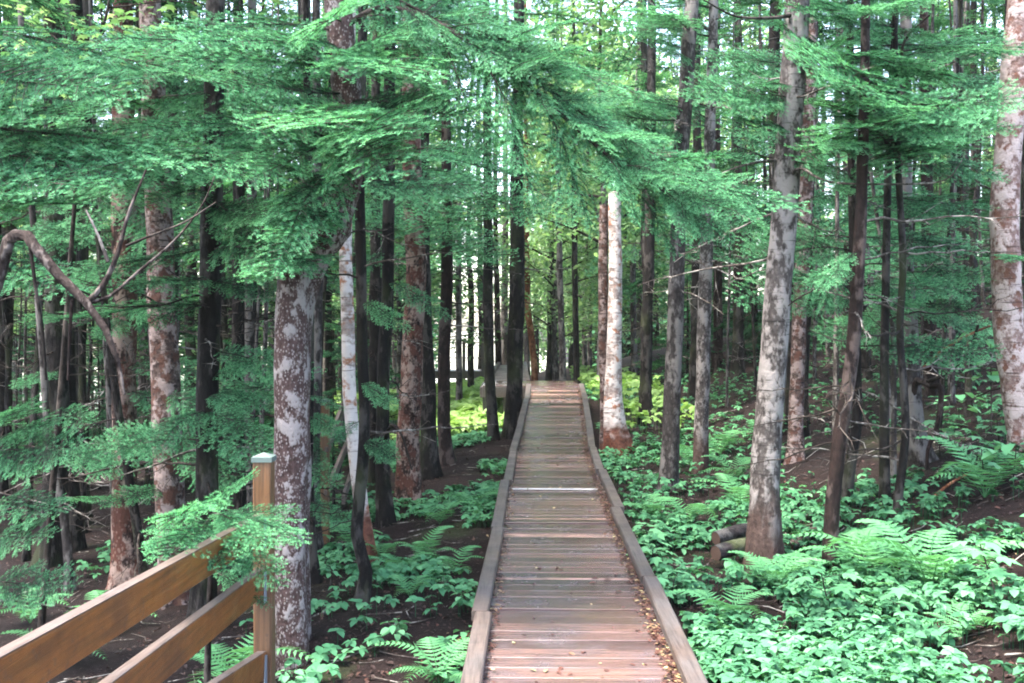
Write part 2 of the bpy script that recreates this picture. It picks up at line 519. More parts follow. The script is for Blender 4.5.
M_deck = deck_mat('wet_deck_boards', ((0.038, 0.024, 0.024), (0.082, 0.050, 0.046), (0.148, 0.088, 0.075), (0.42, 0.26, 0.215)), (0.078, 0.065, 0.072), .5, .18, .3)
M_curb = deck_mat('weathered_curb', ((0.042, 0.034, 0.031), (0.065, 0.051, 0.045), (0.09, 0.068, 0.058), (0.13, 0.10, 0.085)), (0.065, 0.061, 0.06), .6, .5, .2)
M_rail = deck_mat('cedar_rail', ((0.11, 0.034, 0.006), (0.165, 0.052, 0.008), (0.20, 0.066, 0.011), (0.24, 0.09, 0.02)), (0.075, 0.027, 0.007), .3, .42)
M_post = deck_mat('post_wood', ((0.075, 0.036, 0.015), (0.115, 0.056, 0.023), (0.14, 0.07, 0.031), (0.18, 0.10, 0.05)), (0.085, 0.055, 0.034), .45, .5)
M_railtop = deck_mat('greyed_rail_edge', ((0.07, 0.047, 0.037), (0.09, 0.064, 0.052), (0.11, 0.08, 0.066), (0.16, 0.12, 0.10)), (0.085, 0.072, 0.066), .5, .55)


def plain(name, col, rough=.5, metal=0.0, ns=12, var=.3):
    m, nt, b = mat_new(name)
    v, _ = coords(nt)
    n1 = N(nt, 'ShaderNodeTexNoise', Scale=ns, Detail=5.0); nt.links.new(v, n1.inputs['Vector'])
    c = mix(nt, n1.outputs[0], tuple(k * (1 - var) for k in col), tuple(min(1, k * (1 + var)) for k in col))
    nt.links.new(c, b.inputs['Base Color'])
    b.inputs['Roughness'].default_value = rough; b.inputs['Metallic'].default_value = metal
    return m


M_cap = plain('verdigris_cap', (0.085, 0.125, 0.115), .5, .2, 9, .15)
M_bracket = plain('galvanised_bracket', (0.22, 0.27, 0.32), .45, .5, 14, .2)
M_white = plain('white_strip', (0.5, 0.5, 0.5), .5, 0, 20, .15)
M_litter = leaf_mat('fallen_leaves', (0.022, 0.011, 0.009), (0.085, 0.034, 0.023), (0.36, 0.32, 0.16), trans=.1, rough=.6, var=.1)
M_log = bark_mat('wet_log_bark', (0.010, 0.009, 0.0095), (0.024, 0.021, 0.022), (0.06, 0.06, 0.058), .35, 16, (1, 1, 1), rough=.45, moss=.6)
M_cutwood = plain('cut_log_end', (0.055, 0.030, 0.020), .7)

# ------------------------------------------------------------------ ground, lake
def warp(n, lo_dense, hi_dense, lo, hi, frac=.72):
    k = int(n * frac); e = (n - k) // 2
    a = np.linspace(lo_dense, hi_dense, k)
    t = np.linspace(0, 1, e + 1)[1:]
    up = hi_dense + (hi - hi_dense) * t ** 3
    dn = lo_dense + (lo - lo_dense) * t ** 3
    return np.concatenate([dn[::-1], a, up])


gx = warp(330, -11, 13, -900, 900); gy = warp(380, 0, 32, -400, 1800)
GX, GY = np.meshgrid(gx, gy)
GZ = ground_z(GX, GY)
acc = Acc()
nx, ny = len(gx), len(gy)
ii = (np.arange(ny - 1)[:, None] * nx + np.arange(nx - 1)[None]).ravel()
acc.add(np.stack([GX, GY, GZ], -1).reshape(-1, 3), np.stack([ii, ii + 1, ii + nx + 1, ii + nx], -1), .5)
tag(mobj('ground', acc.mesh('ground', [M_soil])), kind='structure')
acc = Acc()
acc.add([[-300, 40, -1.9], [200, 40, -1.9], [600, 1700, -1.9], [-600, 1700, -1.9]], [[0, 1, 2, 3]])
tag(mobj('water', acc.mesh('water', [M_water])), kind='structure')

# ------------------------------------------------------------------ boardwalk
HW = 0.565      # half width over the curbs


def plank_row(acc, centre, width_dir, along, half, depth, th, tone, zrot=0.0):
    M = frame_matrix(centre, width_dir)
    box(acc, (-half, -depth / 2, -th), (half, depth / 2, 0), tone, 0, M, bevel=.006)


walk = thing('boardwalk', (0, 0, 0), 'long narrow boardwalk of wet brown cross planks between low curbs', 'boardwalk')
walk['kind'] = 'structure'
acc = Acc()
y = 4.42
k = 0
while y < 19.6:
    pw = 0.138
    yc = y + .069
    dz = (bz(yc + .1) - bz(yc - .1)) / .2
    t = rng.beta(2.5, 2.5) * .8
    if rng.random() < .06: t, pw = .95, rng.uniform(.04, .1)
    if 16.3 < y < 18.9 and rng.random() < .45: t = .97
    sk = rng.normal(0, .0035)
    slope = np.array([0, 1, float(dz)])
    yc = y + pw / 2
    ctr = np.array([float(bx(yc)) + rng.normal(0, .004), yc, float(bz(yc)) + rng.normal(0, .0025)])
    M = frame_matrix(ctr, (1, -0.0245 + sk, rng.normal(0, .002)), np.cross((1, 0, 0), slope))
    hw = HW - .03 + rng.normal(0, .004)
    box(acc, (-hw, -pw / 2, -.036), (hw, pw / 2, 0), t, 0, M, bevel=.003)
    y += pw + .0035 + abs(rng.normal(0, .0015)); k += 1
mobj('deck', acc.mesh('deck', [M_deck], False), walk)
# white anti-slip strip across one plank
acc = Acc()
ys = 10.25
for (x0, x1) in ((-.46, -.30), (-.29, .42)):
    box(acc, (x0, -.028, .002), (x1, .028, .007), .5, 0, frame_matrix((float(bx(ys)), ys, float(bz(ys)) + .002), (1, -.03, 0)), bevel=.002)
tag(mobj('white_strip', acc.mesh('white_strip', [M_white], False), walk), 'thin white strip fixed across one plank')
# curbs in lengths, joints a little out of line
for side in (-1, 1):
    cuts = [4.40, 6.4, 8.9, 11.3, 13.3, 15.4, 17.4, 19.55]
    if side < 0: cuts = [4.40, 5.6, 8.0, 10.5, 13.0, 15.2, 17.5, 19.45]
    for a, b_ in zip(cuts[:-1], cuts[1:]):
        acc = Acc()
        o0, o1 = rng.normal(0, .012, 2)
        pa = np.array([float(bx(a)) + side * (HW - .05 + o0), a + .004, float(bz(a)) + .03])
        pb = np.array([float(bx(b_)) + side * (HW - .05 + o1), b_ - .004, float(bz(b_)) + .03])
        L = np.linalg.norm(pb - pa)
        nseg = 5
        box(acc, (0, -.047, -.03 + .004), (L, .047, .035), rng.uniform(.2, .8), 0, frame_matrix(pa, pb - pa), bevel=.008)
        mobj('curb', acc.mesh('curb', [M_curb], False), walk)
for side in (-1, 1):       # stringers under the planks
    acc = Acc()
    for a, b_ in ((4.4, 9), (9, 13), (13, 16), (16, 19.5)):
        pa = np.array([float(bx(a)) + side * .42, a, float(bz(a)) - .05]); pb = np.array([float(bx(b_)) + side * .42, b_, float(bz(b_)) - .05])
        box(acc, (0, -.03, -.15), (np.linalg.norm(pb - pa) - .002, .03, -.003), .3, 0, frame_matrix(pa, pb - pa))
    mobj('stringer', acc.mesh('stringer', [M_curb], False), walk)

# viewing deck under the camera, which the railing belongs to
vd = thing('viewing_deck', (0, 2, 0), 'wide planked deck at the start of the boardwalk beside the railing', 'deck')
vd['kind'] = 'structure'
acc = Acc()
y = -1.5
while y < 4.36:
    box(acc, (-1.28, -.069, -.036), (1.0, .069, 0), rng.beta(2, 2.4) * .8, 0, frame_matrix((0, y - 2 + .07, rng.normal(0, .002)), (1, 0, 0)), bevel=.005)
    y += .146
mobj('deck', acc.mesh('viewing_deck', [M_deck], False), vd)
for xx in (-1.1, 0, .9):
    acc = Acc(); box(acc, (-.04, -3.4, -.30), (.04, 2.3, -.045), .3)
    mobj('stringer', acc.mesh('deck_stringer', [M_curb], False), vd)

# ------------------------------------------------------------------ railing by the deck
POST = P(264, 500, 4.42)


def build_post(root, x, y, top, bottom, label=None):
    acc = Acc(); box(acc, (bottom, -.04, -.04), (top, .04, .04), .55, 0, frame_matrix((x, y, 0), (0, 0, 1), (1, 0, 0)), bevel=.006)
    p = mobj('post', acc.mesh('post', [M_post], False), root)
    acc = Acc()
    s = .045
    v = [[x - s, y - s, top], [x + s, y - s, top], [x + s, y + s, top], [x - s, y + s, top],
         [x - s, y - s, top + .022], [x + s, y - s, top + .022], [x + s, y + s, top + .022], [x - s, y + s, top + .022], [x, y, top + .04]]
    acc.add(v, [[0, 3, 2, 1], [0, 1, 5, 4], [1, 2, 6, 5], [2, 3, 7, 6], [3, 0, 4, 7]])
    acc.add(v[4:], [[0, 1, 4], [1, 2, 4], [2, 3, 4], [3, 0, 4]])
    mobj('post_cap', acc.mesh('post_cap', [M_cap], False), p)
    return p


rail = thing('wooden_railing', (0, 0, 0), 'orange brown three rail wooden railing with pale capped post beside the deck', 'railing')
build_post(rail, POST[0], POST[1], 1.065, -.45)
build_post(rail, -1.12, 1.9, 1.065, -.45)
RAILS = [((264, 512), (0, 653), 2.13), ((267, 566), (105, 683), 2.66), ((265, 650), (212, 683), 3.55)]
for (p1, p0, Y0) in RAILS:
    a = P(p1[0], p1[1], 4.42); a[0] += .0
    b_ = P(p0[0], p0[1], Y0)
    a[0] = POST[0] - .003; b_[0] = min(b_[0], -1.05) if False else b_[0]
    d = b_ - a
    far = a + d * (2.55 / abs(d[1]))       # run back past the second post, behind the camera's view
    a2 = a + norm(d) * .044
    acc = Acc()
    L = np.linalg.norm(far - a2)
    Mx = frame_matrix(a2, far - a2)
    box(acc, (0, -.019, -.118), (L, .019, -.002), rng.uniform(.35, .7), 0, Mx, bevel=.004)
    box(acc, (.0, -.0185, -.002), (L, .0185, .001), .5, 1, Mx)
    mobj('rail', acc.mesh('rail', [M_rail, M_railtop], False), rail)
    acc = Acc()
    # U-shaped hanger on the post
    box(acc, (-.052, -.024, -.15), (-.049 + .0, .024, -.01), .5, 0, Mx)
    box(acc, (-.05, -.0235, -.15), (.03, -.0205, -.015), .5, 0, Mx)
    box(acc, (-.05, .0205, -.15), (.03, .0235, -.015), .5, 0, Mx)
    mobj('rail_bracket', acc.mesh('rail_bracket', [M_bracket], False), rail)

rail2 = thing('wooden_railing', (0, 0, 0), 'short distant railing with white capped post and pale slanting rails behind the trunks', 'railing')
pp = P(325, 402, 10.0)
build_post(rail2, pp[0], pp[1], pp[2], float(ground_z(pp[0], pp[1])) - .1)
for (a, ya, b_, yb) in (((321, 452), 9.96, (342, 396), 12.0), ((320, 495), 9.96, (346, 436), 12.0), ((338, 500), 10.6, (352, 458), 12.2)):
    a = P(*a, ya); b_ = P(*b_, yb)
    acc = Acc(); box(acc, (0, -.018, -.05), (np.linalg.norm(b_ - a), .018, .05), .8, 0, frame_matrix(a + np.array([.055, 0, 0]), b_ - a), bevel=.004)
    mobj('rail', acc.mesh('rail', [M_railtop], False), rail2)

# ------------------------------------------------------------------ far landing, ramp and lakeside boardwalk
land = thing('landing', (0, 0, 0), 'grey wooden landing on short posts where the boardwalk turns', 'landing')
lz = .53
acc = Acc()
x0 = P(484, 386, 20.6)[0]
xe = float(bx(19.6)) + .5
y = 19.62
while y < 21.6:
    box(acc, (x0, y, lz - .04), (xe, y + .135, lz), rng.beta(2, 2) * .8)
    y += .145
mobj('deck', acc.mesh('landing_deck', [M_deck], False), land)
acc = Acc()
box(acc, (x0, 19.56, lz - .22), (float(bx(19.6)) - .6, 19.61, lz - .02), .3)
box(acc, (x0 - .05, 19.56, lz - .22), (x0 - .003, 21.6, lz - .02), .3)
mobj('fascia', acc.mesh('landing_fascia', [M_curb], False), land)
for px_ in (x0 + .05, x0 + .45, float(bx(19.6)) - .6):
    for yy in (19.66, 21.4):
        acc = Acc(); box(acc, (px_ - .05, yy - .045, -.9), (px_ + .05, yy + .045, lz - .045), .3)
        mobj('post', acc.mesh('landing_post', [M_curb], False), land)
ramp_t = thing('ramp', (0, 0, 0), 'pale weathered ramp climbing away beyond the landing', 'ramp')
acc = Acc()
a0, a1 = P(486, 384, 21.7), P(528, 384, 21.7); c0, c1 = P(499, 365, 27), P(525, 365, 27)
nb = 40
for i in range(nb):
    t0, t1 = i / nb, (i + .94) / nb
    L0, R0, L1, R1 = a0 + (c0 - a0) * t0, a1 + (c1 - a1) * t0, a0 + (c0 - a0) * t1, a1 + (c1 - a1) * t1
    th = np.array([0, 0, -.035])
    acc.add([L0, R0, R1, L1, L0 + th, R0 + th, R1 + th, L1 + th], [[0, 1, 2, 3], [4, 7, 6, 5], [0, 4, 5, 1], [2, 6, 7, 3], [1, 5, 6, 2], [0, 3, 7, 4]], rng.uniform(.5, 1))
mobj('deck', acc.mesh('ramp_deck', [M_railtop], False), ramp_t)
for (p, q) in ((a0, c0), (a1, c1)):
    acc = Acc(); box(acc, (0, -.04, -.1), (np.linalg.norm(q - p), .04, .09), .5, 0, frame_matrix(p, q - p))
    mobj('curb', acc.mesh('ramp_curb', [M_railtop], False), ramp_t)
for f in (.15, .5, .95):
    for (p, q) in ((a0, c0), (a1, c1)):
        w = p + (q - p) * f
        acc = Acc(); box(acc, (w[0] - .05, w[1] - .05, float(ground_z(w[0], w[1])) - .2), (w[0] + .05, w[1] + .05, w[2] - .11), .3)
        mobj('post', acc.mesh('ramp_post', [M_curb], False), ramp_t)
lake_walk = thing('lakeside_walkway', (0, 0, 0), 'far raised walkway with thin rails in front of the bright water', 'walkway')
p, q = P(425, 371, 33), P(484, 371, 33)
acc = Acc(); box(acc, (p[0], 33, p[2] - .25), (q[0], 34.4, p[2]), .4)
mobj('deck', acc.mesh('lakeside_deck', [M_curb], False), lake_walk)
for hz in (.45, .95):
    acc = Acc(); box(acc, (p[0], 33.0, p[2] + hz - .035), (q[0], 33.035, p[2] + hz), .5)
    mobj('rail', acc.mesh('lakeside_rail', [M_railtop], False), lake_walk)
for xx in np.linspace(p[0] + .05, q[0] - .05, 4):
    acc = Acc(); box(acc, (xx - .05, 33.06, float(ground_z(xx, 33)) - .3), (xx + .05, 33.15, p[2] + 1.0), .3)
    mobj('post', acc.mesh('lakeside_post', [M_curb], False), lake_walk)

# ------------------------------------------------------------------ foliage library
def needles(acc, seg0, seg1, up, dens, ln, w, tone, mat=0, splay=1.0):
    """two-sided combs of flat needles along many twig segments at once"""
    seg0 = np.asarray(seg0); seg1 = np.asarray(seg1); up = norm(np.asarray(up)); tone = np.asarray(tone)
    L = np.linalg.norm(seg1 - seg0, axis=1)
    n = np.maximum(2, (L * dens).astype(int))
    idx = np.repeat(np.arange(len(L)), n); m = len(idx)
    t = rng.random(m)
    ax = norm(seg1 - seg0)[idx]; u = up[idx]
    lat = norm(np.cross(u, ax))
    base = seg0[idx] + (seg1 - seg0)[idx] * t[:, None]
    side = np.where(rng.random(m) < .5, -1.0, 1.0)[:, None]
    top = rng.random(m)[:, None] < .25
    d = lat * side * np.where(top, .5, 1.0) * splay + ax * rng.uniform(.35, .9, (m, 1)) + u * np.where(top, .55, rng.normal(.08, .16, (m, 1)))
    d = norm(d)
    l = ln * rng.uniform(.75, 1.15, (m, 1))
    wd = norm(ax + rng.normal(0, .25, (m, 3))) * w * .5
    wd = wd - d * np.sum(wd * d, 1, keepdims=True)
    tip = base + d * l
    v = np.stack([base - wd, base + wd, tip + wd * .55, tip - wd * .55], 1).reshape(-1, 3)
    f = np.arange(m * 4).reshape(-1, 4)
    tn = np.clip(tone[idx] + rng.normal(0, .07, m), 0, 1)
    acc.add(v, f, np.repeat(tn, 4), mat)


def make_bough(seed, L=1.3, droop=.18, wide=.42, step=.062, dens=470, ln=.0165, w=.0034, sub=True, stems=True, sides=5, old=.20, new=.86, sparse=0.0, hang=0.0):
    """a flat fir bough: main stem on +X, side twigs with their own twiglets, combs of needles; new growth paler at the tips"""
    r = np.random.default_rng(seed)
    acc = Acc()
    n = 14
    t = np.linspace(0, 1, n)
    ph = r.uniform(0, 6)
    path = np.c_[t * L, .05 * L * np.sin(t * 2.6 + ph) * t, -droop * L * t ** 1.8 + .012 * np.sin(t * 9 + ph)]
    if stems:
        tube(acc, path, np.linspace(.0095, .0022, n) * (L / 1.3), sides, .3, 1, cap=False)
    s0, s1, up, tn = [], [], [], []

    def seg(a, b, tone, u=(0, 0, 1)):
        s0.append(a); s1.append(b); up.append(u); tn.append(tone)

    def at(tt):
        return np.array([np.interp(tt, t, path[:, i]) for i in range(3)])
    for i in range(5, n - 1):
        seg(path[i], path[i + 1], old + (new - old) * (i / n) ** 2)
    x = .10 * L + r.uniform(0, .04)
    sd = 1
    while x < L * .985:
        tt = x / L
        base = at(tt)
        prof = (min(1, tt / .35) ** .7) * (1 - tt) ** .62
        for s in (1, -1):
            if r.random() < .06 + sparse: continue
            ll = wide * L * prof * r.uniform(.7, 1.15) + .05
            ang = R(r.uniform(44, 62))
            d = np.array([math.cos(ang), s * math.sin(ang), r.normal(-.03, .09)])
            k = max(2, int(ll / .07))
            pts = [base]
            dd = d.copy()
            for q in range(k):
                dd = norm(dd + np.array([.10, 0, -.045 - hang]) + r.normal(0, .05, 3))
                pts.append(pts[-1] + dd * ll / k)
            pts = np.array(pts)
            if stems and ll > .12:
                tube(acc, pts, np.linspace(.0035, .0012, len(pts)), 3, .3, 1, cap=False)
            tl = r.normal(0, .08)
            for q in range(k):
                fr = (q + 1) / k
                seg(pts[q], pts[q + 1], np.clip(old + tl + (new - old) * fr ** 1.6, 0, 1))
                if sub and q >= 0 and ll > .14:
                    for s2 in (1, -1):
                        if r.random() < .22: continue
                        l2 = ll * .36 * (1 - .65 * fr) * r.uniform(.6, 1.2) + .025
                        a2 = R(r.uniform(40, 58)) * s2
                        ax = norm(pts[q + 1] - pts[q])
                        lat = norm(np.cross((0, 0, 1), ax))
                        d2 = norm(ax * math.cos(a2) + lat * math.sin(a2) + np.array([0, 0, r.normal(-.05 - hang, .1)]))
                        e = pts[q] + d2 * l2
                        mdl = pts[q] + d2 * l2 * .55
                        seg(pts[q], mdl, np.clip(old + tl + .15 * fr, 0, 1))
                        seg(mdl, e, np.clip(new + tl - .12 * (1 - fr), 0, 1))
        x += step * r.uniform(.75, 1.3)
    needles(acc, s0, s1, up, dens, ln, w, tn)
    return acc


print('boughs')
near_acc = [make_bough(100 + i, droop=[.12, .2, .28, .08, .16, .35][i], wide=[.42, .36, .40, .46, .33, .38][i], hang=[0, .02, .06, 0, .03, .12][i]) for i in range(6)]
BOUGH = [a.mesh('fir_bough', [M_fir, M_twigdark]) for a in near_acc]
BOUGH_BROWN = make_bough(140, L=.5, step=.08, dens=260, old=.4, new=.8).mesh('dead_fir_spray', [M_brown_needles, M_twigdark])
mid_acc = [make_bough(200 + i, droop=[.15, .25, .1, .32][i], dens=120, ln=.030, w=.0085, step=.085, sides=4, sparse=.1) for i in range(4)]
BOUGH_MID = [a.mesh('fir_bough_mid', [M_fir, M_twigdark]) for a in mid_acc]
far_acc = [make_bough(300 + i, droop=[.2, .3, .12][i], dens=85, ln=.045, w=.016, step=.13, sub=True, stems=False, sparse=.15, old=.2, new=.65) for i in range(3)]


def make_dead(seed, L=1.0):
    r = np.random.default_rng(seed); acc = Acc()
    n = 9; t = np.linspace(0, 1, n)
    path = np.c_[t * L, np.cumsum(r.normal(0, .018, n)), -.12 * t ** 1.3 + np.cumsum(r.normal(0, .016, n))]
    path[0] = 0
    tube(acc, path, np.linspace(.010, .0022, n), 5, .4)
    for i in range(2, n - 1):
        for s in (1, -1):
            if r.random() < .45: continue
            l = r.uniform(.1, .42) * (1 - .6 * i / n)
            d = norm([r.uniform(.4, 1), s * r.uniform(.5, 1), r.normal(0, .3)])
            p = np.array([path[i], path[i] + d * l * .5 + r.normal(0, .02, 3), path[i] + d * l + r.normal(0, .03, 3) + (0, 0, -.03)])
            tube(acc, p, [.004, .0026, .0012], 4, .4)
            if r.random() < .6:
                d3 = norm(d + r.normal(0, .6, 3)); tube(acc, [p[1], p[1] + d3 * l * .4], [.002, .001], 3, .4)
    return acc


DEAD = [make_dead(400 + i).mesh('dead_branch', [M_twig]) for i in range(5)]
DEADD = [make_dead(420 + i).mesh('dead_branch_dark', [M_twigdark]) for i in range(4)]
dead_acc = [make_dead(440 + i) for i in range(3)]


def leaf_blade(acc_v, acc_f, base, d, up, ln, wd, fold=.25, curl=.2):
    pass


def leaves(acc, base, d, up, ln, wd, tone, mat=0, curl=.25, fold=.3):
    """many pointed oval blades, each creased along its midrib (6 faces)"""
    base = np.asarray(base, float); d = norm(d); n = len(base)
    up = np.broadcast_to(np.asarray(up, float), (n, 3))
    lat = norm(np.cross(up, d)); nr = norm(np.cross(d, lat))
    ln = np.broadcast_to(np.asarray(ln, float), (n,))[:, None]; wd = np.broadcast_to(np.asarray(wd, float), (n,))[:, None]

    def p(a, b, c):
        return base + d * ln * a + lat * wd * b + nr * (wd * c - ln * curl * a * a)
    v = np.stack([p(0, 0, 0), p(.3, .42, fold * .4), p(.33, 0, 0), p(.3, -.42, fold * .4), p(.68, .36, fold * .35), p(.7, 0, 0), p(.68, -.36, fold * .35), p(1, 0, 0)], 1)
    o = (np.arange(n) * 8)[:, None, None]
    f4 = (np.array([[1, 2, 5, 4], [2, 3, 6, 5]])[None] + o).reshape(-1, 4)
    f3 = (np.array([[0, 2, 1], [0, 3, 2], [4, 5, 7], [5, 6, 7]])[None] + o).reshape(-1, 3)
    tn = np.repeat(np.broadcast_to(np.asarray(tone, float), (n,)), 8)
    b0 = acc.n
    acc.add(v.reshape(-1, 3), f4, tn, mat)
    acc.f3.append(f3 + b0); acc.m3.append(np.full(len(f3), mat, np.int32))


def lobed(acc, base, d, up, ln, tone, mat=0):
    """maple leaf: five lobes, flat polygon fan with slight dish"""
    base = np.asarray(base, float); n = len(base); d = norm(d)
    up = np.broadcast_to(np.asarray(up, float), (n, 3))
    lat = norm(np.cross(up, d)); nr = norm(np.cross(d, lat))
    ln = np.broadcast_to(np.asarray(ln, float), (n,))[:, None]
    pts = np.array([[0, 0, 0], [.02, .22, .02], [.18, .48, -.05], [.28, .27, .03], [.62, .46, -.06], [.60, .17, .03], [1, 0, -.1],
                    [.60, -.17, .03], [.62, -.46, -.06], [.28, -.27, .03], [.18, -.48, -.05], [.02, -.22, .02], [.33, 0, 0.0]])
    v = np.stack([base + d * ln * a + lat * ln * b_ + nr * ln * c_ for a, b_, c_ in pts], 1)
    k = 12
    f = np.array([[i, (i + 1) % k, 12] for i in range(k)])
    f3 = (f[None] + (np.arange(n) * 13)[:, None, None]).reshape(-1, 3)
    acc.add(v.reshape(-1, 3), f3, np.repeat(np.broadcast_to(np.asarray(tone, float), (n,)), 13), mat)


def rand_dirs(n, zlo=-.3, zhi=.6):
    a = rng.uniform(0, 2 * np.pi, n); z = rng.uniform(zlo, zhi, n)
    return norm(np.c_[np.cos(a), np.sin(a), z])


# crowns of the trees in the background, one mesh each
def make_conifer_crown(seed, z0=2.6, z1=12.0, rmax=1.5, n=70, dead=18, dens_top=1.0):
    r = np.random.default_rng(seed); acc = Acc()
    for i in range(n):
        f = (i + r.random()) / n
        z = z0 + (z1 - z0) * f
        l = (rmax * (1 - f) ** .8 + .25) * r.uniform(.6, 1.15)
        a = r.uniform(0, 2 * np.pi)
        d = np.array([math.cos(a), math.sin(a), r.uniform(-.25, .15) + .25 * f])
        acc.merge(far_acc[r.integers(3)], frame_matrix((0, 0, z), d, scale=l / 1.3, roll=r.normal(0, .3)), r.normal(0, .1))
    for i in range(dead):
        z = r.uniform(.6, z0 + 1.2); a = r.uniform(0, 2 * np.pi)
        A = Acc(); A.merge(dead_acc[r.integers(3)], frame_matrix((0, 0, z), (math.cos(a), math.sin(a), r.uniform(-.3, .1)), scale=r.uniform(.5, 1.1), roll=r.uniform(0, 6)))
        A.m4 = [np.ones_like(m) for m in A.m4]; A.m3 = [np.ones_like(m) for m in A.m3]
        acc.merge(A)
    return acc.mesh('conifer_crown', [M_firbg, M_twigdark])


def make_leafy_crown(seed, z0=3.2, z1=10, rad=2.3, nb=26, per=190, lsize=.125, mat=None):
    r = np.random.default_rng(seed); acc = Acc()
    for i in range(nb):
        f = (i + r.random()) / nb
        z = z0 + (z1 - z0) * f * .75
        a = i * 2.4 + r.normal(0, .5)
        L = rad * r.uniform(.6, 1.1) * (1 - .45 * f)
        d = norm([math.cos(a), math.sin(a), r.uniform(.15, .7)])
        p = np.array([[0, 0, z], d * L * .5 + (0, 0, z), d * L + (0, 0, z - .05 * L)])
        tube(acc, catmull(p, .3), np.linspace(.03, .006, len(catmull(p, .3))), 5, .4, 1, cap=False)
        m = per
        tt = r.beta(3, 1.6, m)
        c = (p[0] + (p[2] - p[0]) * tt[:, None]) + r.normal(0, 1, (m, 3)) * np.array([.3, .3, .18])
        dd = norm(np.c_[r.normal(0, 1, m), r.normal(0, 1, m), r.uniform(-.7, .1, m)])
        upv = norm(np.c_[r.normal(0, .4, m), r.normal(0, .4, m), np.ones(m)])
        leaves(acc, c, dd, upv, lsize * r.uniform(.7, 1.2, m), lsize * .72 * r.uniform(.8, 1.1, m), np.clip(r.normal(.5, .2, m), 0, 1))
    return acc.mesh('leafy_crown', [mat or M_maple, M_twigdark])


def make_trunk_mesh(path, radii, mat, sides=16, seed=0, flare=1.5, flare_h=.5, rough=.05, burl=None):
    r = np.random.default_rng(seed)
    p = catmull(path, .10)
    s = np.r_[0, np.cumsum(np.linalg.norm(np.diff(p, axis=0), axis=1))]
    s0 = np.r_[0, np.cumsum(np.linalg.norm(np.diff(np.asarray(path), axis=0), axis=1))]
    rad = np.interp(s / s[-1], s0 / s0[-1], radii)
    a = np.linspace(0, 2 * np.pi, sides, endpoint=False)
    A, S = np.meshgrid(a, s)
    ph = r.uniform(0, 6, 6)
    w = 1 + rough * (np.sin(2 * A + ph[0] + S * .9) + .7 * np.sin(3 * A + ph[1] - S * 1.7) + .8 * np.sin(S * 5 + ph[2] + A))
    w = w + rough * 1.2 * (vnoise(A * 2.2 + ph[4] * 9, S * 6, seed) - .5) * 2
    fl = np.exp(-S / (flare_h * .45)) * (flare - 1)
    w = w * (1 + fl * (1 + .55 * np.sin(4 * A + ph[3]) + .3 * np.sin(7 * A + ph[5])))
    if burl:
        for (bs, ba, amp, wd) in burl:
            w = w + amp * np.exp(-((S - bs) / wd) ** 2) * (.55 + .45 * np.cos(A - ba)) * (1 + .35 * np.sin(5 * A) * np.sin(S * 28))
    acc = Acc()
    tube(acc, p, rad, sides, .5, 0, wob=w, cap=True)
    return acc.mesh('trunk', [mat]), p


BARKS = dict(dark=M_dark, darkred=M_darkred, grey=M_grey, greydark=M_greydark, mottled=M_mottled, birch=M_birch, pink=M_pink, peel=M_peel, palepink=M_palepink, orange=M_orange)
TREES = {}


def hero(key, label, bark, Y, pts, wpx, top=8.5, name='fir_tree', cat='tree', boughs=None, dead=6, dead_z=(.5, 3.0), dark_dead=True, sides=18,
         flare=1.55, rough=.05, burl=None, lean=0.0, group=None, base_drop=.06, wtop=None, crown=None, flare_h=.5):
    """a tree seen in the photograph: trunk along the given pixels at depth Y, carried on above the frame"""
    pp = [P(px, py, Y + lean * (660 - py) / 660.) for px, py in pts]
    base = pp[0].copy()
    base[2] = float(ground_z(base[0], base[1])) - base_drop
    pp[0] = base
    up = norm(pp[-1] - pp[-2]); up = norm(up * .5 + np.array([0, 0, 1.]) * .5)
    z = pp[-1][2]
    while z < top - .3:
        st = min(1.2, top - z); q = pp[-1] + up * st / max(up[2], .3); up = norm(up * .6 + np.array([0, 0, .4])); pp.append(q); z = q[2]
    local = np.array(pp) - base
    r0 = wpx / 2000. * Y
    nvis = len(pts)
    H = local[-1][2]
    rad = [r0 * (1 - .62 * np.clip(q[2] / (H + .5), 0, 1)) if wtop is None else r0 * (1 - (1 - wtop) * np.clip(q[2] / 4.0, 0, 1)) * (1 - .75 * np.clip((q[2] - 4) / max(H - 3.9, .5), 0, 1)) for q in local]
    seed = abs(hash(key)) % 10000 if False else sum(ord(c) * (i + 3) for i, c in enumerate(key))
    me, path = make_trunk_mesh(local, rad, BARKS[bark], sides, seed, flare, flare_h, rough, burl)
    root = thing(name, base, label, cat, group)
    mobj('trunk', me, root)
    TREES[key] = (root, base, path)
    lib = BOUGH if Y < 9.5 else BOUGH_MID
    r = np.random.default_rng(seed + 1)
    zs = path[:, 2]

    def at(zz):
        return np.array([np.interp(zz, zs, path[:, i]) for i in range(3)])
    if boughs:
        z0, z1, n, ll = boughs
        for i in range(n):
            zz = z0 + (z1 - z0) * (i + r.random()) / n - base[2]
            a = i * 2.4 + r.normal(0, .4)
            l = ll * r.uniform(.65, 1.2)
            d = (math.cos(a), math.sin(a), r.uniform(-.2, .15))
            mobj('bough', lib[r.integers(len(lib))], root, frame_matrix(at(zz), d, scale=l / 1.3, roll=r.normal(0, .2)))
    for i in range(dead):
        zz = r.uniform(*dead_z); a = r.uniform(0, 6.28)
        L = (DEADD if dark_dead and r.random() < .6 else DEAD)
        mobj('dead_branch', L[r.integers(len(L))], root, frame_matrix(at(zz), (math.cos(a), math.sin(a), r.uniform(-.35, .15)), scale=r.uniform(.5, 1.2), roll=r.uniform(0, 6)))
    if crown:
        cm, cz, cs = crown
        mobj('crown', cm, root, frame_matrix(at(min(cz, H - .2)), (1, 0, 0), scale=cs, up=(0, 0, 1)))
    return root


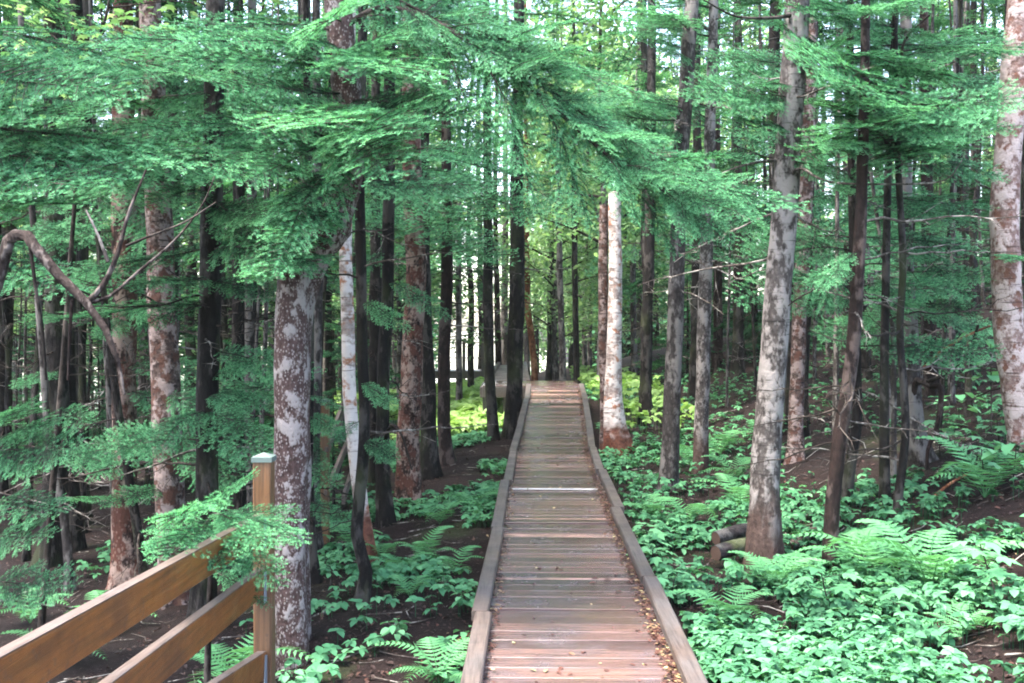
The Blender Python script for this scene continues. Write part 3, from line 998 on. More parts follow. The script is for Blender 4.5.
def add_bough(key, base_px, tip_px, Yt, var=None, Yb=None, roll=0.0, width=1.0, lib=None, name='bough', label=None):
    """a bough of that tree: leaves its trunk (or the given point) and ends at the given point"""
    root, base, path = TREES[key]
    tip = P(tip_px[0], tip_px[1], Yt) - base
    if base_px is None:
        z = tip[2] + .12
        i = np.argmin(np.abs(path[:, 2] - z)); b0 = path[i]
    elif isinstance(base_px, float):
        i = np.argmin(np.abs(path[:, 2] - (base_px - base[2]))); b0 = path[i]
    else:
        b0 = P(base_px[0], base_px[1], Yb) - base
    lib = lib or BOUGH
    me = lib[var if var is not None else random.randrange(len(lib))]
    dr = {0: .12, 1: .2, 2: .28, 3: .08, 4: .16, 5: .35}.get(var, .15)
    d = tip - b0
    L = np.linalg.norm(d)
    d2 = d + np.array([0, 0, dr * L * .9])          # the mesh droops towards its tip
    s = L / 1.3
    o = mobj(name, me, root, frame_matrix(b0, d2, up=(random.gauss(0, .12), -random.uniform(.35, .95), .8), roll=roll, scale3=(s, s * width, s)))
    if label: o['label'] = label
    return o


def stem(key, pts, r0, r1, name='limb', mat=None, sides=7):
    root, base, path = TREES[key]
    p = catmull(np.array([P(*q) - base for q in pts]), .06)
    acc = Acc(); tube(acc, p, np.linspace(r0, r1, len(p)), sides, .4)
    return mobj(name, acc.mesh(name, [mat or M_twigdark]), root)


print('crowns')
CROWN = [make_conifer_crown(500 + i, z0=[2.6, 3.4, 4.2, 3.0][i], z1=[11, 12.5, 13.5, 12][i], rmax=[1.5, 1.3, 1.6, 1.9][i], n=[40, 36, 38, 44][i]) for i in range(4)]
CROWN_TOP = [make_conifer_crown(520 + i, z0=.2, z1=4.2, rmax=1.25, n=26, dead=0) for i in range(2)]
YOUNG = [make_conifer_crown(540 + i, z0=.25, z1=[2.3, 3.4, 1.6][i], rmax=[.85, 1.0, .65][i], n=[44, 54, 34][i], dead=3) for i in range(3)]
LEAFY = [make_leafy_crown(560 + i, z0=[1.6, 2.2, 1.2][i], z1=[12, 14, 10][i], rad=[2.8, 3.0, 2.3][i], nb=[44, 48, 36][i]) for i in range(3)]
LEAFY_TOP = make_leafy_crown(570, z0=.2, z1=3.2, rad=1.4, nb=16, per=110, lsize=.08)
CT = CROWN_TOP

# ------------------------------------------------------------------ the trees one can tell apart
print('heroes')
# railing side
hero('SN', 'thick straight mottled trunk with white specks standing right behind the railing post', 'mottled', 5.95,
     [(292, 664), (290, 560), (291, 440), (292, 340), (293, 300), (295, 262)], 35, top=1.0, flare=1.12, rough=.05, wtop=.9, dead=0, name='broken_tree')
hero('L1', 'leaning tree with a knobbly burl rising from the sprays behind the straight mottled trunk', 'mottled', 6.35,
     [(296, 640), (296, 560), (296, 440), (298, 340), (303, 296), (312, 268), (325, 240), (338, 212), (346, 190), (350, 160), (346, 100), (338, 0)], 28, top=8, wtop=.95, flare=1.12, rough=.07,
     burl=[(2.62, 3.3, .55, .07), (2.74, .6, .40, .08), (2.68, 4.8, .45, .05)], dead=3, dead_z=(2.6, 3.6), crown=(CT[0], 5.0, 1.1))
hero('L2', 'slim chalk white birch stem with an orange foot behind the straight mottled trunk', 'birch', 8.6,
     [(370, 520), (358, 480), (350, 400), (347, 300), (346, 210), (350, 0)], 15, top=9, name='birch_tree', dead=0, crown=(LEAFY_TOP, 6.5, 1.0))
hero('L3', 'thin crooked black sapling with a kinked foot in front of the white birch', 'dark', 7.2,
     [(359, 606), (366, 572), (357, 535), (362, 470), (364, 420), (362, 330), (360, 180), (363, 0)], 13, top=7, dead=5, boughs=(3.2, 5.5, 8, .8))
hero('L4', 'ragged peeling trunk with pale patches and rusty foot beside the leafy dirt patch', 'peel', 11.7,
     [(409, 497), (408, 440), (412, 360), (416, 270), (412, 180), (410, 0)], 23, top=10, name='birch_tree', dead=5, dead_z=(2, 4), wtop=.85, crown=(CROWN[1], 3.2, .6))
hero('L5', 'slim reddish dark trunk between the peeling trunk and the black pair near the boardwalk', 'darkred', 14.6,
     [(449, 460), (444, 420), (445, 330), (447, 250), (445, 0)], 13, top=11, dead=6, dead_z=(1, 4), boughs=(3.2, 8, 18, 1.5))
hero('L6', 'slender black trunk rising from the roots just left of the boardwalk bend', 'dark', 17.0,
     [(494, 436), (490, 380), (488, 300), (488, 215), (486, 0)], 11, top=12, dead=6, dead_z=(1.5, 5), boughs=(4.2, 9, 16, 1.4))
hero('L7', 'stout black trunk hard against the curb where the boardwalk begins to climb', 'dark', 17.2,
     [(513, 434), (515, 370), (517, 280), (517, 180), (519, 0)], 16, top=13, dead=8, dead_z=(1.8, 5), boughs=(4.6, 10, 18, 1.6), wtop=.9)
hero('L8', 'pale pinkish birch with flaking bark standing behind the railing', 'pink', 8.0,
     [(176, 640), (172, 540), (168, 430), (162, 300), (157, 190), (150, 0)], 29, top=8.5, name='birch_tree', dead=3, dead_z=(1.6, 3.5), wtop=.85, crown=(CT[1], 5.5, 1.2))
hero('L9', 'shaggy brown trunk with torn bark standing behind the broken leaning sapling', 'peel', 9.0,
     [(128, 560), (124, 480), (124, 380), (125, 280), (124, 190), (122, 0)], 26, top=9, name='birch_tree', dead=3, dead_z=(1.6, 3.5), wtop=.85, crown=(CT[0], 5.5, 1.2))
hero('L10', 'straight black trunk between the pinkish birch and the railing post', 'dark', 7.0,
     [(200, 660), (206, 560), (207, 440), (209, 320), (212, 210), (216, 0)], 23, top=9, dead=15, dead_z=(.6, 3.2), crown=(CT[1], 5.2, 1.1), wtop=.85)
hero('L11', 'thick dark brown trunk in the gloom with a thin pale stem beside it', 'dark', 10.0,
     [(52, 560), (56, 470), (57, 360), (55, 250), (52, 0)], 23, top=10, dead=15, dead_z=(.5, 3.6), crown=(CROWN[0], 3.2, .6), wtop=.9)
hero('L12', 'thin pale grey stem leaning beside the thick dark trunk in the gloom', 'greydark', 9.0,
     [(72, 600), (64, 520), (48, 430), (42, 350), (36, 270), (20, 0)], 8, top=8, dead=4, dead_z=(.8, 3.6), boughs=(4.5, 7, 8, .8))
hero('L13', 'thin grey trunk close behind the straight mottled trunk', 'greydark', 9.6,
     [(315, 560), (314, 480), (316, 400), (318, 320), (318, 200), (316, 0)], 11, top=9, dead=6, dead_z=(.8, 3), boughs=(3.6, 7, 12, 1.1))
hero('L14', 'thin black trunk with its foot in leaves next to the straight mottled trunk', 'dark', 8.2,
     [(318, 604), (312, 540), (309, 450), (310, 340), (306, 0)], 9, top=8, dead=5, dead_z=(.5, 2.6), boughs=(3.6, 7, 10, 1.0))
hero('L15', 'pair mate dark trunk directly behind the peeling trunk', 'dark', 13.2,
     [(430, 472), (428, 400), (424, 300), (424, 200), (424, 0)], 16, top=11, dead=6, dead_z=(1, 4), boughs=(4.0, 9, 14, 1.5))
hero('L16', 'dark trunk with a low arched dead branch behind the white birch', 'dark', 10.4,
     [(386, 490), (382, 440), (384, 360), (388, 270), (390, 0)], 15, top=10, dead=8, dead_z=(.6, 3), boughs=(3.4, 8, 14, 1.3))
hero('L17', 'dark trunk showing between the white birch and the arched dead branch', 'dark', 12.5,
     [(374, 474), (374, 400), (375, 300), (376, 0)], 12, top=10, dead=6, dead_z=(.6, 3), boughs=(3.6, 8, 12, 1.3))
hero('L18', 'pale grey slim trunk seen between the railing post and the straight black trunk', 'greydark', 13,
     [(250, 470), (249, 390), (250, 290), (252, 200), (252, 0)], 12, top=11, dead=6, dead_z=(1, 4), crown=(CROWN[2], 3.2, .6))
# uphill side
hero('R1', 'broken topped white birch with a shredded rust red foot close to the boardwalk curb', 'birch', 13.9,
     [(619, 458), (615, 430), (613, 380), (615, 300), (615, 192)], 16, top=1.0, name='birch_tree', dead=0, flare=1.9, flare_h=1.1, wtop=.8)
hero('R1b', 'thinner pinkish birch stem joined to the foot of the white birch by the curb', 'pink', 14.05,
     [(609, 452), (606, 420), (604, 370), (603, 300), (604, 205)], 10, top=1.0, name='birch_tree', dead=0, wtop=.85, flare=2.0, flare_h=1.0)
hero('R2', 'dark trunk with a spreading foot just past the birch pair on the uphill side', 'dark', 16.0,
     [(650, 428), (646, 400), (646, 330), (650, 230), (652, 0)], 12, top=12, dead=7, dead_z=(1, 5), boughs=(4.2, 9, 16, 1.5), flare=2.2)
hero('R3', 'smooth grey trunk standing in leaves between the birch pair and leaning trunk', 'greydark', 10.9,
     [(668, 500), (671, 430), (676, 300), (680, 180), (688, 60), (692, 0)], 18, top=9.5, dead=12, dead_z=(2.2, 5.2), dark_dead=False, wtop=.86, flare=1.25, crown=(CT[1], 6.6, 1.3))
hero('R4', 'lighter grey trunk behind the smooth grey one with a shaded gap beside it', 'grey', 12.2,
     [(700, 470), (702, 400), (705, 300), (708, 200), (712, 60), (714, 0)], 14, top=10, dead=12, dead_z=(2.2, 5.5), dark_dead=False, wtop=.86, flare=1.3, crown=(CT[0], 7, 1.3))
hero('R5', 'leaning grey trunk with pale lichen and a dark flared foot beside the short log', 'grey', 7.5,
     [(763, 572), (764, 520), (769, 420), (777, 310), (785, 200), (791, 100), (797, 0)], 31, top=8.5, dead=9, dead_z=(2.2, 4.0), dark_dead=False, wtop=.78, flare=1.5, flare_h=.6, crown=(CT[0], 5.2, 1.2))
hero('R6', 'pinkish trunk half hidden behind the leaning grey trunk', 'pink', 11.0,
     [(795, 470), (797, 380), (801, 290), (806, 200), (812, 0)], 15, top=9, name='birch_tree', dead=3, dead_z=(1.5, 3.6), wtop=.85, crown=(CT[1], 6.5, 1.1))
hero('R7', 'slim dark spruce with bare dead twigs rising out of the ferns', 'darkred', 7.0,
     [(830, 586), (831, 530), (838, 450), (852, 360), (858, 270), (862, 180), (866, 0)], 15, top=5.2, dead=14, dead_z=(.9, 2.8), dark_dead=True, wtop=.62, flare=1.2, boughs=(3.5, 5.0, 10, .75))
hero('R8', 'thin dark stem close behind the slim dark spruce', 'dark', 8.6,
     [(845, 530), (848, 480), (857, 420), (855, 330), (852, 200)], 11, top=6, dead=7, dead_z=(.6, 2.6), boughs=(3.3, 5.5, 10, .8), flare=1.2)
hero('R9', 'crooked thin dark stem between the slim spruce and the trunk with the arched branch', 'dark', 7.8,
     [(898, 550), (898, 500), (905, 440), (904, 390), (900, 330), (903, 260), (898, 160)], 9, top=5, dead=11, dead_z=(.5, 2.4), boughs=(3.0, 4.5, 8, .8), flare=1.2)
hero('R10', 'pale pinkish birch with dark scars standing on the bank at the edge of the wood', 'palepink', 8.6,
     [(1026, 440), (1018, 400), (1009, 330), (1005, 240), (1009, 140), (1017, 40), (1020, 0)], 29, top=9, name='birch_tree', dead=3, dead_z=(1.2, 3), wtop=.88, flare=1.2, crown=(CT[1], 5.6, 1.2))
hero('R11', 'grey trunk with a mossy foot that splits into an arched dead branch', 'greydark', 9.4,
     [(924, 492), (916, 440), (912, 380), (908, 300), (905, 200), (906, 0)], 15, top=8, dead=5, dead_z=(1.4, 3.6), wtop=.8, flare=1.7, flare_h=.8, crown=(CT[0], 5.6, 1.1))
hero('R12', 'straight brown trunk behind the arched dead branch on the bank', 'darkred', 12.5,
     [(932, 400), (930, 330), (928, 250), (926, 150), (924, 0)], 13, top=9, dead=5, dead_z=(1, 4), crown=(CT[1], 6.5, 1.2))
hero('R13', 'orange brown bent trunk beyond the end of the boardwalk', 'orange', 26,
     [(535, 381), (533, 350), (528, 310), (527, 270), (526, 160)], 6.5, top=12, dead=5, dead_z=(3, 7), dark_dead=False, crown=(CROWN[1], 5, .7), wtop=.9)
hero('R14', 'slim grey trunk beyond the boardwalk end, second from the orange trunk', 'greydark', 24,
     [(563, 386), (562, 340), (560, 280), (558, 160)], 6.5, top=12, dead=5, dead_z=(2, 7), crown=(CROWN[0], 4, .7), wtop=.9)
hero('R15', 'slim dark trunk beyond the boardwalk end nearest the white birch', 'dark', 23.5,
     [(577, 386), (576, 340), (575, 280), (574, 160)], 6.5, top=12, dead=5, dead_z=(2, 7), crown=(CROWN[2], 4, .7), wtop=.9)
hero('R16', 'dark leaning trunk beyond the boardwalk end between orange and grey trunks', 'dark', 28,
     [(549, 378), (550, 340), (551, 290), (553, 160)], 6, top=12, dead=5, dead_z=(2, 7), crown=(CROWN[1], 4.5, .7), wtop=.9)
hero('R17', 'twisted thin pale dead stem behind the slim dark spruce', 'greydark', 9.0,
     [(893, 470), (894, 400), (892, 320), (884, 260), (876, 210), (870, 160)], 6, top=4.0, name='dead_sapling', dead=5, dead_z=(1.2, 2.4), dark_dead=False, flare=1.1)
hero('R18', 'dark trunk in the shade just left of the leaning grey trunk, far up the slope', 'dark', 19,
     [(737, 425), (738, 360), (738, 250), (738, 0)], 11, top=10, dead=7, dead_z=(1, 6), crown=(CROWN[3], 4.2, .7))
hero('F1', 'bushy fir outside the railing whose flat green boughs reach across the birches', 'darkred', 5.9,
     [(-75, 700), (-72, 420), (-70, 200), (-68, 0)], 26, top=7, dead=4, dead_z=(.8, 2.0), boughs=(3.2, 6.6, 16, 1.1))
hero('F2', 'young fir behind the slim dark spruce carrying the layered boughs above it', 'dark', 8.2,
     [(885, 560), (884, 420), (886, 260), (890, 120), (896, 0)], 10, top=6.5, dead=5, dead_z=(.8, 2.0), boughs=(3.9, 6.3, 14, .9), flare=1.2)
# small firs near the railing
hero('S1', 'small balsam fir sapling pushing its sprays over the top rail', 'dark', 4.3,
     [(205, 760), (208, 640), (212, 560), (216, 500)], 9, top=.95, name='fir_sapling', dead=0, flare=1.1)
hero('S2', 'small fir sapling with low sprays at the dark edge below the broken limb', 'dark', 6.4,
     [(-12, 690), (-8, 560), (-5, 440)], 9, top=1.4, name='fir_sapling', dead=2, dead_z=(.3, .8), flare=1.1)

print('manual boughs')
AB = add_bough
# the big drooping bough across the middle, from the mottled tree
for (b, yb, t, yt, v, w) in (
        ((345, -22), 6.35, (520, 70), 5.7, 2, .9), ((400, 0), 6.1, (590, 150), 5.6, 1, .75), ((500, 62), 5.75, (668, 196), 5.45, 2, .8),
        ((556, 110), 5.65, (742, 213), 5.35, 1, .8), ((620, 165), 5.5, (806, 217), 5.2, 4, .7), ((470, 40), 5.8, (548, 190), 5.5, 5, .8),
        ((520, 70), 5.75, (600, 215), 5.5, 5, .9), ((440, 30), 5.85, (480, 170), 5.6, 5, .7), ((585, 130), 5.6, (668, 250), 5.4, 2, .7),
        ((430, 20), 5.9, (640, 95), 5.6, 0, .7), ((341, 20), 6.35, (470, 30), 5.8, 1, .9)):
    AB('L1', b, t, yt, v, yb, roll=random.uniform(-.3, .3), width=w)
stem('L1', [(340, 30, 6.35), (380, 8, 6.2), (430, 20, 5.9), (500, 62, 5.75), (558, 112, 5.65), (625, 168, 5.5), (700, 205, 5.35)], .020, .006)
ARC = catmull(np.array([(400, 2, 5.95), (430, 20, 5.9), (500, 62, 5.75), (558, 112, 5.65), (625, 168, 5.5), (690, 200, 5.37)]), 6)
for i in range(58):
    q = ARC[int((i + random.random()) / 58 * (len(ARC) - 1))]
    sg = random.choice((-1, 1))
    e = (q[0] + random.uniform(5, 85), q[1] + random.uniform(-50, 75), q[2] + sg * random.uniform(.1, .5))
    AB('L1', (q[0], q[1]), e, e[2], random.choice([1, 2, 5, 5]), q[2], roll=random.uniform(-.5, .5), width=random.uniform(.8, 1.1))
# layered boughs upper left
for key, b, yb, t, yt, v, w in (
        ('F1', (-70, 60), 5.9, (128, 92), 5.4, 3, 1.0), ('F1', (-70, 110), 5.9, (70, 118), 5.2, 0, 1.0), ('F1', (-70, 75), 5.9, (60, 100), 5.0, 4, .9),
        ('F1', (-70, 150), 5.9, (125, 172), 5.3, 3, 1.0), ('F1', (-70, 170), 5.9, (62, 192), 5.0, 0, 1.0), ('F1', (-70, 30), 5.9, (205, 84), 5.6, 1, .8),
        ('F1', (-70, 120), 5.9, (190, 158), 5.5, 3, .8), ('F1', (-70, 210), 5.9, (70, 205), 5.2, 4, 1.0), ('F1', (-70, 240), 5.9, (20, 300), 5.0, 5, .9),
        ('F1', (-70, 130), 5.9, (250, 178), 5.7, 0, .7),
        ('L8', (155, 100), 8.0, (262, 88), 6.8, 3, 1.0), ('L8', (156, 120), 8.0, (120, 160), 6.3, 0, 1.1), ('L8', (156, 130), 8.0, (235, 172), 6.6, 3, 1.1),
        ('L8', (154, 70), 8.0, (40, 140), 6.6, 1, 1.0), ('L8', (158, 150), 8.0, (300, 150), 7.0, 4, 1.0), ('L8', (152, 40), 8.0, (190, 75), 6.4, 0, 1.1),
        ('L1', (346, 95), 6.35, (228, 88), 5.4, 3, 1.0), ('L1', (346, 110), 6.35, (255, 130), 5.2, 0, 1.1), ('L1', (347, 125), 6.35, (150, 130), 5.6, 3, .8),
        ('L1', (347, 135), 6.35, (210, 168), 5.4, 4, .9), ('L1', (347, 145), 6.35, (250, 182), 5.2, 1, .9), ('L1', (348, 160), 6.35, (282, 262), 5.3, 5, .9),
        ('L1', (346, 110), 6.35, (300, 126), 4.9, 0, 1.1), ('L1', (346, 130), 6.35, (385, 128), 5.0, 3, 1.0), ('L1', (346, 140), 6.35, (360, 175), 5.0, 2, 1.0),
        ('L1', (347, 120), 6.35, (440, 100), 5.6, 0, 1.0), ('L1', (347, 100), 6.35, (455, 125), 5.4, 4, .9), ('L1', (345, 60), 6.35, (415, 70), 5.0, 3, 1.0),
        ('L1', (344, 50), 6.35, (245, 40), 5.4, 1, 1.0), ('L1', (342, 30), 6.35, (150, 30), 5.8, 0, .9), ('L1', (342, 20), 6.35, (300, 30), 5.0, 4, 1.0),
        ('L10', (212, 200), 7.0, (255, 255), 6.3, 1, 1.0), ('L10', (211, 230), 7.0, (300, 270), 6.5, 4, .9), ('L10', (211, 190), 7.0, (140, 205), 6.2, 0, 1.0),
        ('L10', (208, 380), 7.0, (275, 360), 6.7, 1, .8), ('L10', (209, 300), 7.0, (140, 330), 6.5, 4, .8), ('L10', (209, 280), 7.0, (275, 300), 6.6, 0, .8),
        ('L8', (165, 390), 8.0, (232, 440), 7.3, 4, .9), ('L8', (167, 430), 8.0, (110, 452), 7.2, 0, .9), ('L8', (168, 450), 8.0, (240, 480), 7.4, 3, .9),
        ('L8', (170, 490), 8.0, (105, 505), 7.4, 1, .9), ('L9', (124, 440), 9.0, (200, 455), 8.2, 0, .9), ('L9', (124, 500), 9.0, (65, 500), 8.3, 4, .9),
        ('L1', (348, 170), 6.35, (280, 210), 5.6, 2, 1.0), ('L9', (124, 160), 9.0, (70, 240), 7.8, 4, 1.0), ('L9', (124, 200), 9.0, (190, 250), 8.0, 3, 1.0),
        ('L11', (55, 220), 10, (-5, 260), 9.0, 1, 1.0), ('L11', (55, 260), 10, (110, 300), 9.2, 4, 1.0)):
    AB(key, b, t, yt, v, yb, roll=random.uniform(-.25, .25), width=w)
# dead brown sprays
AB('L1', (347, 118), (420, 122), 5.4, None, 5.8, lib=[BOUGH_BROWN], name='dead_spray', label='rusty brown dead spray of needles')
AB('L8', (154, 60), (222, 56), 7.4, None, 7.7, lib=[BOUGH_BROWN], name='dead_spray', label='rusty brown dead spray of needles')
# dark hanging boughs in the centre, from the trunks behind
for key, b, yb, t, yt, v, w in (
        ('L4', (412, 150), 11.7, (505, 165), 10.5, 1, 1.0), ('L4', (412, 170), 11.7, (330, 190), 10.6, 4, 1.0), ('L4', (413, 200), 11.7, (470, 255), 10.8, 5, 1.1),
        ('L4', (413, 190), 11.7, (380, 250), 10.6, 2, 1.1), ('L4', (414, 220), 11.7, (455, 225), 10.2, 3, 1.1), ('L5', (447, 190), 14.6, (540, 225), 13.4, 1, 1.0),
        ('L5', (447, 220), 14.6, (400, 270), 13.5, 2, 1.0), ('L5', (446, 240), 14.6, (500, 275), 13.6, 5, 1.0), ('L7', (517, 180), 17.2, (585, 225), 16, 4, 1.0),
        ('L7', (517, 200), 17.2, (470, 215), 15.8, 2, 1.0), ('L16', (388, 250), 10.4, (335, 290), 9.8, 4, .9), ('L16', (388, 280), 10.4, (440, 320), 9.9, 1, .9),
        ('L3', (362, 300), 7.2, (400, 335), 6.9, 1, .9), ('L3', (362, 380), 7.2, (392, 410), 6.9, 0, .9), ('L3', (361, 420), 7.2, (330, 445), 6.9, 4, .9),
        ('L3', (362, 440), 7.2, (395, 460), 6.9, 3, .9), ('L13', (317, 380), 9.6, (280, 405), 9.1, 3, .9), ('L14', (310, 500), 8.2, (345, 525), 7.7, 0, .9),
        ('L14', (310, 470), 8.2, (275, 490), 7.7, 3, .9)):
    AB(key, b, t, yt, v, yb, roll=random.uniform(-.3, .3), width=w, lib=BOUGH if yb < 11 else BOUGH_MID[:] + BOUGH_MID[:2])
# right hand layered boughs
for key, b, yb, t, yt, v, w in (
        ('F2', (890, 105), 8.2, (792, 28), 7.2, 3, .9), ('F2', (889, 120), 8.2, (800, 42), 7.0, 0, .9), ('F2', (889, 130), 8.2, (985, 108), 7.4, 3, 1.0),
        ('F2', (889, 125), 8.2, (940, 102), 6.6, 0, 1.1), ('F2', (888, 140), 8.2, (830, 102), 6.9, 4, 1.0), ('F2', (888, 145), 8.2, (812, 158), 6.9, 1, .9),
        ('F2', (888, 150), 8.2, (870, 120), 6.4, 3, 1.1), ('F2', (888, 160), 8.2, (990, 128), 7.6, 0, .9), ('F2', (890, 60), 8.2, (985, 50), 7.4, 4, 1.0),
        ('F2', (892, 40), 8.2, (1000, 28), 7.6, 3, .9), ('F2', (890, 80), 8.2, (960, 75), 7.0, 1, .9), ('F2', (890, 70), 8.2, (840, 52), 6.8, 0, 1.0),
        ('F2', (893, 20), 8.2, (800, 8), 7.2, 1, .9), ('F2', (888, 155), 8.2, (900, 170), 6.6, 2, 1.0), ('F2', (888, 120), 8.2, (880, 70), 6.5, 3, 1.0),
        ('R5', (789, 110), 7.5, (722, 98), 6.9, 4, .9), ('R5', (788, 130), 7.5, (735, 132), 6.7, 1, .9), ('R5', (787, 160), 7.5, (842, 190), 7.0, 5, .8),
        ('R7', (858, 250), 7.0, (818, 292), 6.6, 4, .8), ('R7', (857, 270), 7.0, (808, 285), 6.7, 0, .8), ('R10', (1008, 260), 8.6, (1035, 262), 7.6, 4, .9),
        ('R11', (907, 240), 9.4, (960, 300), 8.7, 4, .9), ('R11', (907, 270), 9.4, (870, 320), 8.9, 1, .9), ('R12', (929, 220), 12.5, (985, 250), 11.6, 0, 1.0),
        ('R12', (929, 180), 12.5, (870, 215), 11.6, 4, 1.0), ('R4', (709, 120), 12.2, (650, 100), 11.4, 1, 1.0), ('R4', (709, 150), 12.2, (760, 165), 11.4, 4, 1.0),
        ('R3', (683, 130), 10.9, (640, 150), 10.3, 0, .9), ('R3', (684, 90), 10.9, (730, 80), 10.2, 3, 1.0), ('R4', (710, 60), 12.2, (640, 40), 11.2, 4, 1.0),
        ('R4', (712, 20), 12.2, (780, 25), 11.2, 1, 1.0), ('R6', (808, 150), 11, (850, 200), 10.4, 4, .9)):
    AB(key, b, t, yt, v, yb, roll=random.uniform(-.25, .25), width=w, lib=BOUGH if yb < 11 else BOUGH_MID + BOUGH_MID[:2])
# saplings
for key, b, yb, t, yt, v, w in (
        ('S1', (215, 508), 4.3, (304, 540), 3.95, 3, .75), ('S1', (226, 520), 4.25, (268, 590), 3.75, 0, .7), ('S1', (212, 514), 4.3, (152, 520), 3.15, 4, .6),
        ('S1', (210, 520), 4.3, (176, 556), 3.3, 3, .6), ('S1', (216, 500), 4.3, (242, 482), 3.9, 0, .8), ('S1', (222, 515), 4.3, (292, 516), 4.1, 4, .7),
        ('S1', (214, 520), 4.3, (226, 566), 3.5, 3, .55), ('S1', (214, 512), 4.3, (262, 550), 3.6, 0, .55), ('S1', (212, 570), 4.3, (262, 610), 4.1, 1, .8),
        ('S2', (-6, 440), 6.4, (52, 422), 5.9, 3, .9), ('S2', (-6, 450), 6.4, (58, 462), 5.7, 0, 1.0), ('S2', (-7, 500), 6.4, (50, 520), 5.8, 4, 1.0),
        ('S2', (-8, 540), 6.4, (30, 548), 5.8, 1, 1.0), ('S2', (-6, 430), 6.4, (20, 405), 5.8, 3, 1.0), ('S2', (-9, 580), 6.4, (60, 600), 5.9, 0, 1.0)):
    AB(key, b, t, yt, v, yb, roll=random.uniform(-.2, .2), width=w)

# limbs that show as bare wood
stem('R5', [(779, 160, 7.5), (760, 162, 7.3), (735, 168, 7.1), (712, 178, 7.0)], .014, .004, 'limb', M_twig)
stem('R5', [(790, 180, 7.5), (800, 168, 7.3), (830, 182, 7.1), (900, 184, 7.0), (945, 180, 6.9), (962, 160, 6.9)], .012, .004, 'limb', M_twig)
stem('R4', [(712, 30, 12.2), (690, 22, 11.8), (660, 20, 11.4)], .02, .006, 'limb', M_twig)
stem('R5', [(795, 15, 7.5), (770, 18, 7.2), (735, 16, 6.9), (700, -2, 6.6)], .016, .004, 'limb', M_twigdark)
stem('R11', [(912, 405, 9.4), (917, 380, 9.3), (930, 386, 9.2), (940, 386, 9.15), (941, 400, 9.1), (936, 430, 9.1), (928, 450, 9.1), (927, 478, 9.1)], .034, .014, 'arched_branch', M_darkred)
stem('R11', [(914, 384, 9.4), (938, 378, 9.1), (960, 362, 9.0), (972, 345, 8.9), (978, 325, 8.8)], .022, .012, 'limb', M_twigdark)
stem('R11', [(924, 368, 9.3), (945, 348, 9.1), (975, 332, 9.0), (990, 326, 9.0)], .016, .010, 'limb', M_orange)
stem('F2', [(890, 95, 8.2), (900, 70, 8.0), (905, 40, 7.8), (930, 15, 7.6)], .02, .006, 'limb')
stem('L16', [(384, 440, 10.4), (392, 425, 10.0), (402, 436, 9.8), (412, 470, 9.7)], .02, .008, 'arched_branch', M_twigdark)

# ------------------------------------------------------------------ broken leaning sapling at the railing
def broken_sapling():
    Y = 4.9
    pts = [(-120, 700), (-60, 470), (-14, 318), (2, 266), (9, 240), (15, 235), (28, 236), (34, 246), (60, 277), (86, 302), (106, 330), (118, 362), (124, 395)]
    base = P(*pts[0], Y); base[2] = float(ground_z(base[0], base[1])) - .05
    root = thing('broken_sapling', base, 'bare grey sapling snapped over at a sharp elbow with forked limbs, above the railing', 'dead tree')
    w = np.array([P(px, py, Y - .02 * i) for i, (px, py) in enumerate(pts)]) - base
    w[0] = 0
    cum = np.r_[0, np.cumsum(np.linalg.norm(np.diff(w, axis=0), axis=1))]
    tt = np.unique(np.r_[np.arange(0, cum[-1], .045), cum])
    p = np.stack([np.interp(tt, cum, w[:, k]) for k in range(3)], 1)
    rr = np.interp(np.linspace(0, 1, len(p)), [0, .55, .66, .8, 1], [.040, .031, .029, .024, .008])
    wob = 1 + .12 * (vnoise(np.arange(len(p))[:, None] * .35, np.arange(9)[None] * .9, 4) - .5)
    acc = Acc(); tube(acc, p, rr, 9, .5, 0, wob)
    mobj('trunk', acc.mesh('broken_trunk', [M_brokenbark]), root)
    for q, a, b_, m in (([(88, 302), (104, 284), (118, 252), (128, 215), (146, 170)], .018, .005, M_brokenbark), ([(88, 303), (110, 296), (138, 272), (175, 240), (202, 205), (215, 176)], .010, .003, M_brokenbark),
                        ([(126, 246), (150, 236), (185, 222), (216, 202)], .008, .003, M_twigdark), ([(108, 262), (98, 235), (86, 210)], .010, .004, M_greydark),
                        ([(30, 246), (36, 290), (42, 330), (46, 380)], .010, .006, M_twigdark), ([(72, 300), (70, 330), (68, 380)], .009, .006, M_darkred)):
        L = catmull(np.array([P(px, py, Y - .14 + .02 * i) for i, (px, py) in enumerate(q)]) - base, .05)
        acc = Acc(); tube(acc, L, np.linspace(a, b_, len(L)), 6, .5)
        mobj('limb', acc.mesh('limb', [m]), root)
    acc = Acc()
    for (px, py, y0) in ((150, 175, 4.8), (205, 195, 4.8)):
        pass
    return root


broken_sapling()

